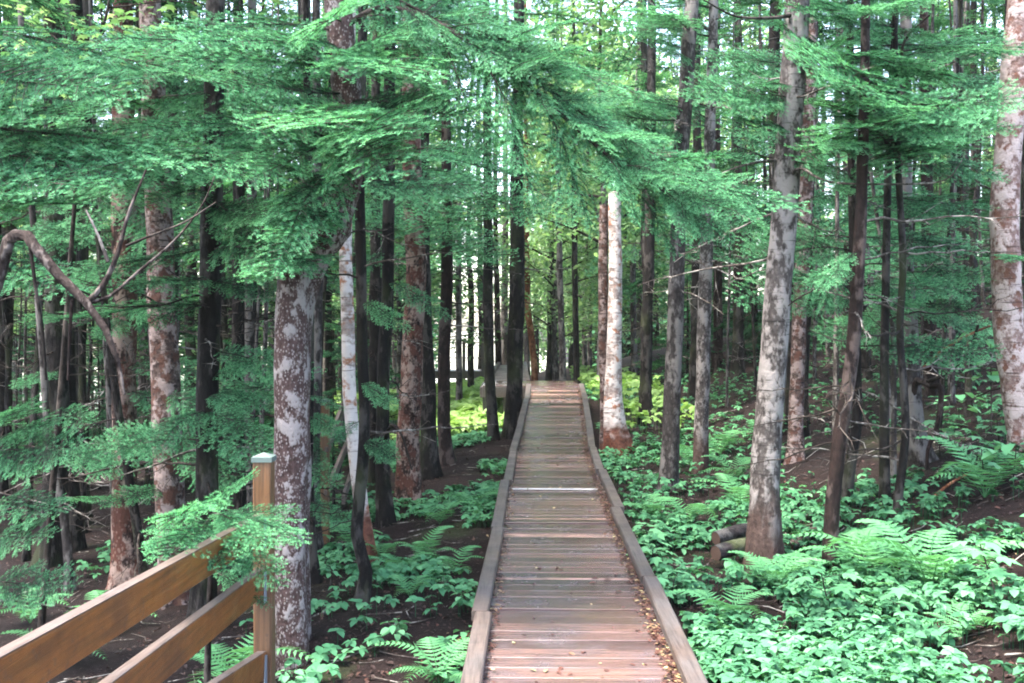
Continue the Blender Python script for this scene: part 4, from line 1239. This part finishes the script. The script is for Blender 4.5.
# leafless dark twigged maple at the upper left
def small_maple(name, label, pts, Y, r0, leaf_spots, mat=M_maple, size=.085, group=None):
    base = P(*pts[0], Y); base[2] = float(ground_z(base[0], base[1])) - .03
    root = thing(name, base, label, 'small tree', group)
    w = np.array([P(px, py, Y) for px, py in pts]) - base; w[0] = 0
    p = catmull(w, .08); acc = Acc(); tube(acc, p, np.linspace(r0, r0 * .3, len(p)), 7, .5)
    mobj('trunk', acc.mesh('thin_trunk', [M_twigdark]), root)
    acc = Acc(); la = Acc()
    for (px, py, yy, n, rad) in leaf_spots:
        c = P(px, py, yy) - base
        j = np.argmin(np.linalg.norm(p - c - np.array([0, 0, -.25]), axis=1))
        q = catmull(np.array([p[j], (p[j] + c) / 2 + (0, 0, .06), c]), .1)
        tube(acc, q, np.linspace(.007, .002, len(q)), 4, .4)
        o = c + rng.normal(0, 1, (n, 3)) * np.array([rad, rad, rad * .5])
        lobed(la, o, rand_dirs(n, -.5, .1), norm(np.c_[rng.normal(0, .3, (n, 2)), np.ones(n)]), size * rng.uniform(.7, 1.2, n), np.clip(rng.normal(.5, .2, n), 0, 1))
    mobj('twig', acc.mesh('twig', [M_twigdark]), root)
    mobj('foliage', la.mesh('foliage', [mat]), root)
    return root


small_maple('maple_sapling', 'thin black maple stem with pale green leaves behind the layered boughs', [(40, 640), (60, 400), (75, 200), (84, 85), (98, 40), (108, 8), (112, -40)], 7.6, .03,
            [(60, 40, 7.4, 60, .35), (130, 20, 7.6, 60, .35), (20, 20, 7.9, 60, .4), (100, -10, 7.5, 60, .4), (150, 50, 8.0, 50, .3), (10, 60, 8.2, 50, .35), (240, 10, 8.2, 40, .3)])

# ------------------------------------------------------------------ the wood behind
print('background')
TRUNK_BG = []
for i in range(6):
    r = np.random.default_rng(700 + i)
    zz = np.linspace(0, 13.5, 10)
    path = np.c_[np.cumsum(r.normal(0, .05, 10)), np.cumsum(r.normal(0, .05, 10)), zz]; path -= path[0]
    me, _ = make_trunk_mesh(path, np.interp(zz, [0, 13.5], [.105, .02]), M_dark, 10, i, 1.6, .5, .05)
    TRUNK_BG.append(me)
TB = {}
for key in ('dark', 'darkred', 'greydark', 'orange'):
    TB[key] = []
    for me in TRUNK_BG:
        m2 = me.copy(); m2.materials.clear(); m2.materials.append(BARKS[key]); TB[key].append(m2)

taken = [(t[1][0], t[1][1]) for t in TREES.values()]


def place_ok(x, y, dmin):
    px = 512 + x / y * 1000
    d = x - float(bx(min(y, 19)))
    if y < 22 and abs(d) < 1.0: return False
    if y > 19 and y < 29 and -.9 < x < 1.1 + .03 * y: return False
    if y > 20 and 452 < px < 506 and rng.random() < (.93 if y < 36 else 1.0): return False
    if y > 36 and 400 < px < 540: return False
    if 16 < y < 32 and 385 < px < 460 and rng.random() < .75: return False
    if 19 < y < 34 and 425 < px < 560 and rng.random() < .55: return False
    if y < 11 and -3.0 < d < 2.2: return False
    if y < 16 and 595 < px < 770 and d < 5: return False
    for (a, b_) in taken:
        if (a - x) ** 2 + (b_ - y) ** 2 < dmin * dmin: return False
    return True


def scatter(n, xr, yr, dmin, fn, tries=6000):
    k = 0
    for _ in range(tries):
        if k >= n: break
        y = math.exp(rng.uniform(math.log(yr[0]), math.log(yr[1])))
        x = rng.uniform(xr[0], xr[1]) * y if xr[2] else rng.uniform(xr[0], xr[1])
        if not place_ok(x, y, dmin): continue
        taken.append((x, y)); fn(x, y, k); k += 1


first = {}


def bg_tree(x, y, k, side):
    key = rng.choice(['dark', 'dark', 'dark', 'darkred', 'dark', 'greydark'])
    s = rng.uniform(.75, 1.25)
    if side == 'rail':
        lab = 'slim dark spruce deep in the shaded wood on the railing side of the boardwalk'; grp = 'dark spruces on the railing side'
    else:
        lab = 'slim dark spruce up the wooded slope opposite the railing'; grp = 'dark spruces up the slope'
    root = thing('spruce_tree', (x, y, float(ground_z(x, y)) - .08), lab, 'tree', grp, rng.uniform(0, 6.28))
    sx = rng.uniform(.7, 1.35)
    mobj('trunk', TB[key][rng.integers(6)], root, np.diag([sx, sx, s, 1]))
    cr = CROWN[rng.integers(4)]
    z = rng.uniform(-.7, .9) + (0.5 if side == 'rail' else -.6)
    M = np.diag([1., 1., s, 1.]); M[2, 3] = z
    mobj('crown', cr, root, M)


scatter(64, (-.62, -.02, True), (9.5, 44), .9, lambda x, y, k: bg_tree(x, y, k, 'rail'))
scatter(52, (.10, .66, True), (12, 46), 1.2, lambda x, y, k: bg_tree(x, y, k, 'slope'))


for (px, y) in ((459, 25), (471, 29), (481, 36), (499, 27), (506, 34), (447, 31)):
    x = (px - 512) / 1000 * y; taken.append((x, y)); bg_tree(x, y, 0, 'rail')
for (x, y) in ((-6.2, 5.5), (-7.5, 8.2), (-5.2, 2.6), (-8.6, 11.5), (-9.8, 6.5), (-11, 14.0), (-10, 10), (-7.2, 4.0), (-13, 12)):  # unseen trees outside the frame, added to shade the wood behind the railing
    taken.append((x, y)); bg_tree(x, y, 0, 'rail')


for (x, y) in ((-5.5, -2.5), (-3.2, -6), (-7.5, -6), (-9.5, -1.0), (-1.2, -9.5), (-6, -11)):  # unseen trees behind the camera, added to block low-angle light
    bg_tree(x, y, 0, 'rail')
for (x, y) in ((2.6, -7.5), (4.8, -3.2), (6.4, .8), (7.6, 4.2), (9.2, -1.5), (6.2, -8), (9.8, 8.0), (11, 3)):  # more unseen trees, behind and uphill, added to keep low light out
    bg_tree(x, y, 0, 'slope')


def young(x, y, k, lab, grp):
    root = thing('young_fir', (x, y, float(ground_z(x, y)) - .04), lab, 'young tree', grp, rng.uniform(0, 6.28))
    s = rng.uniform(.7, 1.3)
    i = rng.integers(3)
    h = [2.3, 3.4, 1.6][i]
    acc_m = YT[i]
    M = np.diag([s, s, s, 1.])
    mobj('trunk', acc_m, root, M); mobj('crown', YOUNG[i], root, M)


def pole(x, y, k, lab, grp):
    root = thing('dead_sapling', (x, y, float(ground_z(x, y)) - .05), lab, 'dead tree', grp, rng.uniform(0, 6.28))
    sx = rng.uniform(.22, .42); s = rng.uniform(.35, .75)
    key = 'dark' if rng.random() < .7 else 'greydark'
    M = np.diag([sx, sx, s, 1.]); M[0, 2] = rng.normal(0, .05); M[1, 2] = rng.normal(0, .05)
    mobj('trunk', TB[key][rng.integers(6)], root, M)
    for i in range(rng.integers(5, 10)):
        z = rng.uniform(.4, 4.2); a = rng.uniform(0, 6.28)
        L = DEADD if rng.random() < .6 else DEAD
        mobj('dead_branch', L[rng.integers(len(L))], root, frame_matrix((M[0, 2] * z, M[1, 2] * z, z), (math.cos(a), math.sin(a), rng.uniform(-.4, .2)), scale=rng.uniform(.5, 1.2), roll=rng.uniform(0, 6)))


scatter(36, (-.56, -.16, True), (8.5, 20), .45, lambda x, y, k: pole(x, y, k, 'thin dead twiggy pole standing in the gloom on the railing side', 'thin dead poles on the railing side'))
scatter(40, (.19, .60, True), (9, 20), .5, lambda x, y, k: pole(x, y, k, 'thin dead twiggy pole standing on the shaded slope', 'thin dead poles on the slope'))
YT = []
for h in (2.3, 3.4, 1.6):
    acc = Acc(); tube(acc, [[0, 0, -.1], [.01, 0, h * .5], [0, .01, h]], [.028, .018, .005], 7, .4); YT.append(acc.mesh('young_trunk', [M_dark]))
scatter(26, (.17, .64, True), (11, 26), .8, lambda x, y, k: young(x, y, k, 'young bushy fir growing under the trees on the uphill slope', 'young firs on the slope'))
scatter(16, (-.60, -.12, True), (10, 24), .8, lambda x, y, k: young(x, y, k, 'young bushy fir growing in the shade behind the railing', 'young firs behind the railing'))


def leafy(x, y, k):
    root = thing('maple_tree', (x, y, float(ground_z(x, y)) - .06), 'broadleaf tree with bright yellow green leaves beyond the firs', 'tree', 'bright leafy trees beyond the firs', rng.uniform(0, 6.28))
    s = rng.uniform(.85, 1.3)
    mobj('trunk', TB['greydark'][rng.integers(6)], root, np.diag([.8, .8, .8 * s, 1])); mobj('crown', LEAFY[rng.integers(3)], root, np.diag([s, s, s, 1]))


for (px, y) in ((400, 26), (585, 30), (556, 26), (600, 22), (395, 36), (548, 38), (590, 33), (640, 28), (380, 30), (680, 34), (350, 22), (562, 46), (610, 45), (560, 50),
                (60, 22), (150, 26), (230, 20), (20, 32), (740, 30), (880, 34), (970, 28)):
    leafy((px - 512) / 1000 * y, y, 0)

# more boughs filling the upper part of the view, each hung on the trunk nearest to it
def fill(keys, x0, x1, y0, y1, n, reach=(.7, 1.5), fwd=(.1, 1.0)):
    for _ in range(n):
        px, py = random.uniform(x0, x1), random.uniform(y0, y1)
        best = None
        for k in keys:
            root, base, path = TREES[k]
            Y = base[1] - random.uniform(*fwd)
            tip = P(px, py, Y)
            i = int(np.argmin(np.abs(path[:, 2] + base[2] - tip[2] - .15)))
            b0 = path[i] + base
            L = np.linalg.norm(tip - b0)
            c = abs(L - random.uniform(*reach)) + random.uniform(0, .4)
            if L < 2.3 and L > .35 and (best is None or c < best[0]): best = (c, k, Y, b0)
        if best is None: continue
        _, k, Y, b0 = best
        o = add_bough(k, float(b0[2]), (px, py), Y, random.choice([0, 1, 2, 3, 4, 0, 3, 5]) if Y < 10.5 else random.randrange(4), roll=random.uniform(-.25, .25),
                      width=random.uniform(.8, 1.15), lib=BOUGH if Y < 10.5 else BOUGH_MID)


fill(['F1', 'L1', 'L1', 'L8', 'L9', 'L10', 'L12', 'L3'], -10, 430, 30, 215, 30)
fill(['L4', 'L5', 'L16', 'L17', 'L15', 'L13', 'L7', 'L6'], 300, 560, 110, 270, 20, (.9, 1.9))
fill(['R10', 'F2', 'R11', 'R7', 'R8', 'R12'], 800, 1030, -10, 200, 34)
fill(['R5', 'R3', 'R6'], 640, 770, -10, 110, 8)
fill(['R3', 'R4'], 575, 665, -10, 190, 18, (.9, 1.8))
fill(['L1', 'L10'], 240, 318, 215, 285, 10, (.4, 1.1), (.6, 1.2))
fill(['R4', 'R2', 'R6', 'R18', 'R12'], 620, 900, 0, 260, 22, (.9, 1.9))
fill(['L9', 'L11', 'L12', 'L10', 'L18', 'L13'], 0, 330, 200, 480, 34, (.6, 1.2))
fill(['L13', 'L14'], 296, 345, 400, 520, 7, (.4, .8))
fill(['R12', 'R11', 'R18', 'R6', 'R8'], 740, 1024, 200, 360, 40, (.6, 1.3))

# the far wood that closes the view, one mass; open only towards the water
def far_wood(name, label, mat, pxs, ys, zr, n, size, gap=True, tn=(.5, .2), low=0.0):
    acc = Acc()
    px = rng.uniform(*pxs, n); y = rng.uniform(*ys, n); x = (px - 512) / 1000 * y
    g = ground_z(x, y)
    g = np.maximum(g, -1.0)
    z = g + zr[0] + (zr[1] - zr[0]) * rng.random(n) ** .9
    el = 329 - (z - CAM_Z) / y * 1000
    keep = vnoise(px * .02, z * .55, 51) * .6 + vnoise(px * .06, z * 1.3, 52) * .4 > .36 + .30 * np.clip((270 - el) / 200, 0, 1.4) - (0 if gap and mat is M_maple else .16) * sstep(200, 260, el)
    if gap:
        keep &= ~((px > 438 + 10 * vnoise(z, z * 0, 5)) & (px < 512) & (el > 296))
    px, y, x, z = px[keep], y[keep], x[keep], z[keep]; n = len(x)
    dd = norm(np.c_[rng.normal(0, 1, n), rng.normal(0, 1, n), rng.uniform(-.9, .1, n)])
    up = norm(np.c_[rng.normal(0, .5, n), rng.normal(0, .5, n) - .4, np.ones(n)])
    leaves(acc, np.c_[x, y, z], dd, up, size * rng.uniform(.6, 1.3, n), size * .7 * rng.uniform(.7, 1.2, n), np.clip(rng.normal(tn[0], tn[1], n), 0, 1))
    for _ in range(70):
        px = rng.uniform(*pxs); yy = rng.uniform(ys[0], ys[1]); xx = (px - 512) / 1000 * yy
        if gap and 438 < px < 512: continue
        g = float(ground_z(xx, yy))
        tube(acc, [[xx, yy, g - .3], [xx + rng.normal(0, .2), yy, g + 7], [xx + rng.normal(0, .5), yy, g + 15]], [.16, .11, .04], 6, .4, 1, cap=False)
    tag(mobj(name, acc.mesh(name, [mat, M_dark]), None), label, 'wood', kind='stuff')


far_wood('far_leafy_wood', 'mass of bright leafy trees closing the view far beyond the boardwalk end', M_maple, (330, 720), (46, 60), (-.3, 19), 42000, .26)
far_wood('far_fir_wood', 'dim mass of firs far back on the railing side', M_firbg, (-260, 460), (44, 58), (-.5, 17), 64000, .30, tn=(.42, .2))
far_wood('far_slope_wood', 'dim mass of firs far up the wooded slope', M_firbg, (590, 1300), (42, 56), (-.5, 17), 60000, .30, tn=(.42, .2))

# ------------------------------------------------------------------ forest floor
print('floor')


def whorls(acc, x, y, z, size, tone, k=5, h=.10, tilt=.25):
    n = len(x)
    a0 = rng.uniform(0, 6.28, n)
    top = np.c_[x, y, z + h]
    tl = rng.normal(0, tilt, (n, 2))
    for i in range(k):
        a = a0 + i * 2 * np.pi / k + rng.normal(0, .18, n)
        el = rng.normal(-.08, .2, n)
        d = np.c_[np.cos(a), np.sin(a), el + np.cos(a) * tl[:, 0] + np.sin(a) * tl[:, 1]]
        up = np.c_[-tl[:, 0], -tl[:, 1], np.ones(n)]
        leaves(acc, top, d, up, size * rng.uniform(.75, 1.15, n), size * .80, np.clip(tone + rng.normal(0, .16, n), 0, 1), 0, curl=.22)
    s = np.stack([np.c_[x - .002, y, z - .03], np.c_[x + .002, y, z - .03], top + (.002, 0, 0), top - (.002, 0, 0)], 1)
    acc.add(s.reshape(-1, 3), np.arange(n * 4).reshape(-1, 4), .1, 0)


def near_walk(x, y, m=.62):
    return np.abs(x - bx(np.clip(y, 0, 19))) < m


acc = Acc()
# uphill side, thick carpet close by, thinning
n = 42000
y = 4.2 + 20 * rng.random(n) ** 1.7; d = .60 + 9 * rng.random(n) ** 1.35; x = bx(np.clip(y, 0, 19)) + d
px = 512 + x / y * 1000
dens = .25 + .75 * sstep(10.5, 6.5, y) + .25 * sstep(10, 14, y) * sstep(3.5, 1.0, d)
patch = vnoise(x * 1.3, y * 1.3, 21) * .6 + vnoise(x * 3.3, y * 3.3, 22) * .4
bare = (np.exp(-((px - 722) / 60) ** 2) * np.exp(-((y - 7.3) / .9) ** 2))         # bare soil round the log
keep = (rng.random(n) < dens * sstep(.37, .55, patch + .12 * sstep(8, 5.5, y)) * (1 - .9 * bare)) & (px < 1180) & (d > .66)
x, y = x[keep], y[keep]
sz = .036 + .040 * rng.random(len(x)) ** 1.5
whorls(acc, x, y, ground_z(x, y), sz, .20 + .5 * rng.random(len(x)), 5, .04 + .12 * rng.random(len(x)))
# railing side in patches
n = 9000
y = 4.6 + 14 * rng.random(n) ** 1.3; d = .62 + 4.2 * rng.random(n); x = bx(np.clip(y, 0, 19)) - d
patch = vnoise(x * 1.1, y * .9, 31) * .65 + vnoise(x * 2.7, y * 2.7, 32) * .35
keep = (rng.random(n) < sstep(.47, .62, patch) * np.where(d < 2.2, 1, .35) * np.where((y < 7.4) & (d > .75), .15, 1)) & (512 + x / y * 1000 > 80)
x, y = x[keep], y[keep]
whorls(acc, x, y, ground_z(x, y), .05 + .035 * rng.random(len(x)), .40 + .25 * rng.random(len(x)), 5, .05 + .07 * rng.random(len(x)))
tag(mobj('ground_cover', acc.mesh('ground_cover', [M_cover]), None), 'low carpet of whorled green leaves on the dark forest floor', 'ground cover', kind='stuff')
# paler plants in the clearing beyond, with its light painted into the leaf colour
acc = Acc()
n = 5200
y = 18 + 16 * rng.random(n); x = -.25 * y * rng.random(n) + .3; x = np.where(x > bx(19) - .7, x - 1.2, x)
keep = rng.random(n) < sstep(.2, .5, vnoise(x * .9, y * .9, 41))
x, y = x[keep], y[keep]
whorls(acc, x, y, ground_z(x, y), .10 + .05 * rng.random(len(x)), .5 + .3 * rng.random(len(x)), 5, .12 + .18 * rng.random(len(x)), tilt=.4)
n = 420
y = 15 + 13 * rng.random(n); x = bx(19) + .75 + 1.3 * rng.random(n)
whorls(acc, x, y, ground_z(x, y), .09 + .04 * rng.random(n), .3 + .3 * rng.random(n), 5, .15 + .25 * rng.random(n), tilt=.4)
tag(mobj('clearing_undergrowth', acc.mesh('clearing_undergrowth', [M_clearing_light]), None), 'bright yellow green undergrowth beyond the bend, clearing light painted into its leaves', 'undergrowth', kind='stuff')

# leaf litter on the soil, and on the deck
acc = Acc()
n = 42000
y = 4 + 18 * rng.random(n) ** 1.5; x = -.55 * y + 1.1 * y * rng.random(n)
k = ~near_walk(x, y, .6); x, y = x[k], y[k]; n = len(x)
dirs = rand_dirs(n, -.25, .25)
k = (x > -2.6) | (rng.random(n) < .3); x, y = x[k], y[k]; n = len(x); dirs = dirs[:n]
leaves(acc, np.c_[x, y, ground_z(x, y) + .012], dirs, norm(np.c_[rng.normal(0, .35, (n, 2)), np.ones(n)]), (lz_ := .010 + .042 * rng.random(n) ** 2.2), lz_ * (.25 + .5 * rng.random(n)), np.clip(rng.beta(1.0, 5.5, n), 0, 1), 0, .3)
tag(mobj('leaf_litter', acc.mesh('leaf_litter', [M_litter]), None), 'brown fallen leaves and bits scattered over the forest soil', 'leaf litter', kind='stuff')
acc = Acc()
for _ in range(1500):
    y0 = 4 + 14 * rng.random() ** 1.5; x0 = rng.uniform(-.5, .55) * y0
    if near_walk(x0, y0, .75): continue
    L_ = .06 + .4 * rng.random() ** 2.5; a_ = rng.uniform(0, 6.28)
    q = np.array([[x0, y0, 0], [x0 + L_ * .5 * math.cos(a_), y0 + L_ * .5 * math.sin(a_), 0], [x0 + L_ * math.cos(a_ + .2), y0 + L_ * math.sin(a_ + .2), 0]])
    if near_walk(q[2, 0], q[2, 1], .7): continue
    q[:, 2] = ground_z(q[:, 0], q[:, 1]) + .006 + .02 * rng.random(3)
    tube(acc, q, [.0045 * (.5 + L_ * 2), .004 * (.5 + L_ * 2), .002], 4, rng.random(), cap=False)
tag(mobj('twig_litter', acc.mesh('twig_litter', [M_twig]), None), 'fallen twigs strewn over the forest soil', 'twig litter', kind='stuff')
acc = Acc()
n = 4200
y = 4.4 + 14.5 * rng.random(n) ** 1.4
u = np.where(rng.random(n) < .62, .47 - abs(rng.normal(0, .055, n)), np.where(rng.random(n) < .3, -.47 + abs(rng.normal(0, .03, n)), rng.uniform(-.46, .46, n)))
on = (np.abs(u) > .40) | (rng.random(n) < .16); y, u = y[on], u[on]; n = len(u)
edge = np.abs(u) > .36
tone = np.where(edge, rng.beta(1.5, 4, n), np.where(rng.random(n) < .3, rng.uniform(.5, .85, n), rng.uniform(.05, .45, n)))
ln = np.where(edge, rng.uniform(.018, .04, n), rng.uniform(.02, .055, n))
leaves(acc, np.c_[bx(y) + u, y, bz(y) + .006 + .012 * rng.random(n) * edge], rand_dirs(n, -.12, .12), norm(np.c_[rng.normal(0, .2, (n, 2)), np.ones(n)]), ln, ln * .6, tone, 0, .15)
tag(mobj('deck_litter', acc.mesh('deck_litter', [M_litter]), None), 'small fallen leaves lying on the wet planks, thick along one curb', 'leaf litter', kind='stuff')


# ferns
def make_frond(seed, L=.55, wide=.30):
    r = np.random.default_rng(seed); acc = Acc()
    n = 22; t = np.linspace(0, 1, n)
    path = np.c_[t * L * .92, .02 * np.sin(t * 3), L * (.95 * t - .88 * t ** 2.2)]
    tube(acc, path, np.linspace(.0035, .001, n), 4, .3, 0, cap=False)
    m = 17
    for i in range(2, m):
        f = i / m
        pl = L * wide * (min(1, f / .25)) * (1 - f) ** .8 + .008
        c = np.array([np.interp(f, t, path[:, k]) for k in range(3)])
        ax = norm(np.array([np.interp(min(f + .05, 1), t, path[:, k]) for k in range(3)]) - c + (1e-4, 0, 0))
        for s_ in (1, -1):
            d = norm(np.array([0, s_, 0.]) * .92 + ax * .38 + (0, 0, -.12 + r.normal(0, .06)))
            q = max(2, int(pl / .02))
            b = c + d * (np.linspace(0, 1, q, endpoint=False) * pl)[:, None]
            w_ = L / m * .80
            # a pinna: a tapering strip of short overlapping toothed blades
            leaves(acc, b, np.tile(d, (q, 1)), np.array([0, 0, 1.]) - ax * .25, np.full(q, pl / q * 1.75), w_ * (1 - .75 * np.linspace(0, 1, q)), np.clip(.4 + .3 * f + r.normal(0, .07, q), 0, 1), 0, .08, .1)
    return acc


print('ferns')
FRONDS = [make_frond(800 + i, [.55, .62, .48][i], [.32, .27, .36][i]).mesh('frond', [M_fern]) for i in range(3)]


def fern(px, py, Y, size, n, label, group=None, z=None):
    p = P(px, py, Y); x, y = p[0], p[1]
    root = thing('fern', (x, y, float(ground_z(x, y)) - .01), label, 'fern', group)
    for i in range(n):
        a = i * 6.283 / n + rng.normal(0, .25)
        mobj('frond', FRONDS[rng.integers(3)], root, frame_matrix((0, 0, 0), (math.cos(a), math.sin(a), rng.uniform(.15, .6)), scale=size * rng.uniform(.8, 1.15)))


fern(930, 575, 6.3, 1.4, 9, 'large fern with long toothed fronds beside the slim dark spruce on the bank')
fern(868, 562, 6.7, 1.1, 8, 'middling fern just behind the maple seedling, left of the large fern')
fern(728, 606, 6.0, .75, 7, 'fern in the leafy carpet close to the curb by the short log')
fern(775, 585, 6.6, .85, 7, 'fern against the dark foot of the leaning grey trunk')
fern(985, 485, 7.6, 1.3, 8, 'fern high on the bank below the pinkish birch')
fern(960, 640, 5.4, .6, 5, 'low fern at the front of the leafy carpet below the large fern')
fern(235, 645, 5.6, .9, 6, 'fern behind the lower rails next to the mottled trunk')
fern(440, 655, 5.3, .7, 7, 'small fern by the boardwalk curb on the dirt side')
for (px, py, Y, s) in ((425, 545, 8.4, .7), (455, 560, 7.8, .6), (400, 560, 8.0, .65), (440, 500, 10, .8), (470, 490, 10.6, .8), (410, 590, 7.2, .5), (380, 560, 8.6, .7), (350, 520, 9.6, .8)):
    fern(px, py, Y, s, 6, 'light green fern in the leafy patch between the peeling trunk and the boardwalk', 'ferns in the leafy patch')
for (px, py, Y, s) in ((735, 470, 11, 1.0), (720, 440, 13, 1.1), (690, 520, 9, .8), (740, 500, 9.6, .9), (650, 520, 9.6, .7), (760, 440, 13, 1.1), (690, 455, 12.8, 1.0)):
    fern(px, py, Y, s, 6, 'bushy fern in the shade between the smooth grey trunks and the leaning trunk', 'ferns between the grey trunks')
for (px, py, Y, s) in ((60, 640, 6.4, .8), (110, 620, 7.4, .9), (30, 600, 8, .9)):
    fern(px, py, Y, s, 6, 'dim fern growing below the rails in the shade', 'ferns below the rails')


# seedlings with broad leaves
def seedling(px, py, Y, h, n, size, label, group=None, kind='lobed', name='maple_seedling', cat='seedling'):
    p = P(px, py, Y); x, y = p[0], p[1]
    root = thing(name, (x, y, float(ground_z(x, y)) - .01), label, cat, group)
    acc = Acc(); la = Acc()
    lean = rng.normal(0, .05, 2)
    sp = np.array([[0, 0, 0], [lean[0] * .5, lean[1] * .5, h * .5], [lean[0], lean[1], h]])
    tube(acc, sp, [.006, .005, .003], 5, .4)
    for i in range(n):
        a = i * 2.4 + rng.normal(0, .3); f = .45 + .55 * (i + 1) / n
        o = sp[0] + (sp[2] - sp[0]) * f
        d = np.array([math.cos(a), math.sin(a), .35]); e = o + norm(d) * size * rng.uniform(.5, 1.0)
        tube(acc, [o, e], [.0025, .0018], 4, .4)
        dd = np.array([[math.cos(a), math.sin(a), rng.uniform(-.35, .05)]])
        up = np.array([[rng.normal(0, .15), rng.normal(0, .15), 1]])
        if kind == 'lobed': lobed(la, e[None], dd, norm(up), size * rng.uniform(.8, 1.2), rng.uniform(.4, .9))
        else: leaves(la, e[None], dd, norm(up), size * rng.uniform(.8, 1.2), size * .8, rng.uniform(.4, .9))
    mobj('stem', acc.mesh('seedling_stem', [M_twigdark]), root)
    mobj('foliage', la.mesh('seedling_foliage', [M_shrub]), root)


seedling(832, 600, 5.9, .30, 8, .15, 'maple seedling with large pointed leaves in front of the slim dark spruce')
seedling(1000, 600, 5.6, .36, 11, .12, 'maple seedling with large leaves at the edge of the bank below the ferns')
seedling(905, 600, 5.8, .24, 8, .11, 'small maple seedling between the large leaved seedling and the large fern')
seedling(992, 340, 9.6, 1.0, 16, .17, 'round leaved shrub against the pinkish birch on the bank', kind='oval', name='hobble_shrub', cat='shrub')
for (px, py, Y) in ((975, 470, 8.4), (1000, 455, 8.8), (940, 470, 9.4), (985, 500, 7.8), (960, 430, 10.4), (1012, 500, 7.6)):
    seedling(px, py, Y, .35, 9, .15, 'broad leaved seedling on the dark bank below the pinkish birch', 'seedlings on the bank', 'oval' if rng.random() < .4 else 'lobed')
for (px, py, Y) in ((300, 668, 5.4), (320, 570, 8.6), (440, 600, 7.0), (400, 640, 6.0), (475, 610, 6.6), (330, 590, 8.0), (455, 640, 5.8)):
    seedling(px, py, Y, .16, 12, .06, 'little light green seedling on the bare soil between mottled trunk and boardwalk', 'seedlings on the bare soil', 'oval')
for (px, py, Y) in ((650, 560, 7.4), (668, 590, 6.4), (655, 530, 8.2)):
    seedling(px, py, Y, .22, 9, .12, 'leafy seedling crowding the uphill curb', 'seedlings along the uphill curb', 'lobed')


# logs and sticks
def log(name, label, a, b_, Ya, Yb, r, mat=M_log, lift=.0):
    p, q = P(*a, Ya), P(*b_, Yb)
    p[2] = float(ground_z(p[0], p[1])) + r * .8 + lift; q[2] = float(ground_z(q[0], q[1])) + r * .8 + lift
    c = (p + q) / 2
    root = thing(name, c, label, 'log' if r > .03 else 'stick')
    n = max(6, int(np.linalg.norm(q - p) / .08)); t = np.linspace(0, 1, n)[:, None]
    path = p + (q - p) * t - c + np.c_[np.zeros(n), np.zeros(n), .02 * np.sin(t[:, 0] * 4)]
    acc = Acc(); w = 1 + .08 * (vnoise(np.arange(n)[:, None] * .7, np.arange(14)[None] * .8, int(a[0])) - .5)
    tube(acc, path, np.linspace(r, r * .85, n), 14, .5, 0, w, cap=False)
    mobj('bark', acc.mesh(name, [mat]), root)
    acc = Acc(); ax = norm(q - p)
    tube(acc, [path[0] - ax * .004, path[0] + ax * .01], [r * .93, r * .93], 14, .5)
    mobj('cut_end', acc.mesh('cut_end', [M_cutwood]), root)
    acc = Acc(); tube(acc, [path[-1] - ax * .01, path[-1] + ax * .004], [r * .78, r * .78], 14, .5)
    mobj('cut_end', acc.mesh('cut_end', [M_cutwood]), root)


log('log', 'short wet black log lying in front of its twin against the leaning grey trunk', (716, 566), (775, 555), 7.45, 7.75, .06, M_log, .07)
log('log', 'second wet log behind the short black one, its orange cut end showing', (716, 552), (775, 545), 7.75, 8.0, .058, M_log, .13)
log('log', 'thin pale log lying behind the leaning trunk towards the slim spruce', (790, 555), (838, 545), 7.9, 8.1, .045, M_twig)
log('stick', 'bleached broken stick on the dirt beside the mottled trunk', (322, 622), (336, 616), 6.9, 7.1, .016, M_twig)
log('stick', 'pale stick lying across the dark soil midway to the boardwalk', (455, 628), (492, 620), 6.0, 6.3, .010, M_orange)
log('stick', 'short brown stick lying on the bare soil near the boardwalk', (440, 652), (462, 640), 5.5, 5.7, .016, M_darkred)
log('stick', 'long thin fallen branch on the bank below the pinkish birch', (940, 470), (1015, 440), 8.6, 9.4, .014, M_twigdark)
log('stick', 'reddish fallen branch low on the bank near the large fern', (930, 500), (975, 480), 8.0, 8.6, .012, M_orange)

# ------------------------------------------------------------------ damp air between the trees
hm = bpy.data.materials.new('damp_air'); hm.use_nodes = True
hn = hm.node_tree; hn.nodes.remove(hn.nodes['Principled BSDF'])
pv = hn.nodes.new('ShaderNodeVolumePrincipled')
pv.inputs['Color'].default_value = (0.80, 0.90, 0.88, 1); pv.inputs['Density'].default_value = HAZE
pv.inputs['Anisotropy'].default_value = 0.2
hn.links.new(pv.outputs[0], hn.nodes['Material Output'].inputs['Volume'])
acc = Acc(); box(acc, (-60, -12, -8), (60, 75, 24))
tag(mobj('haze', acc.mesh('haze', [hm], False)), kind='stuff')
print('done')
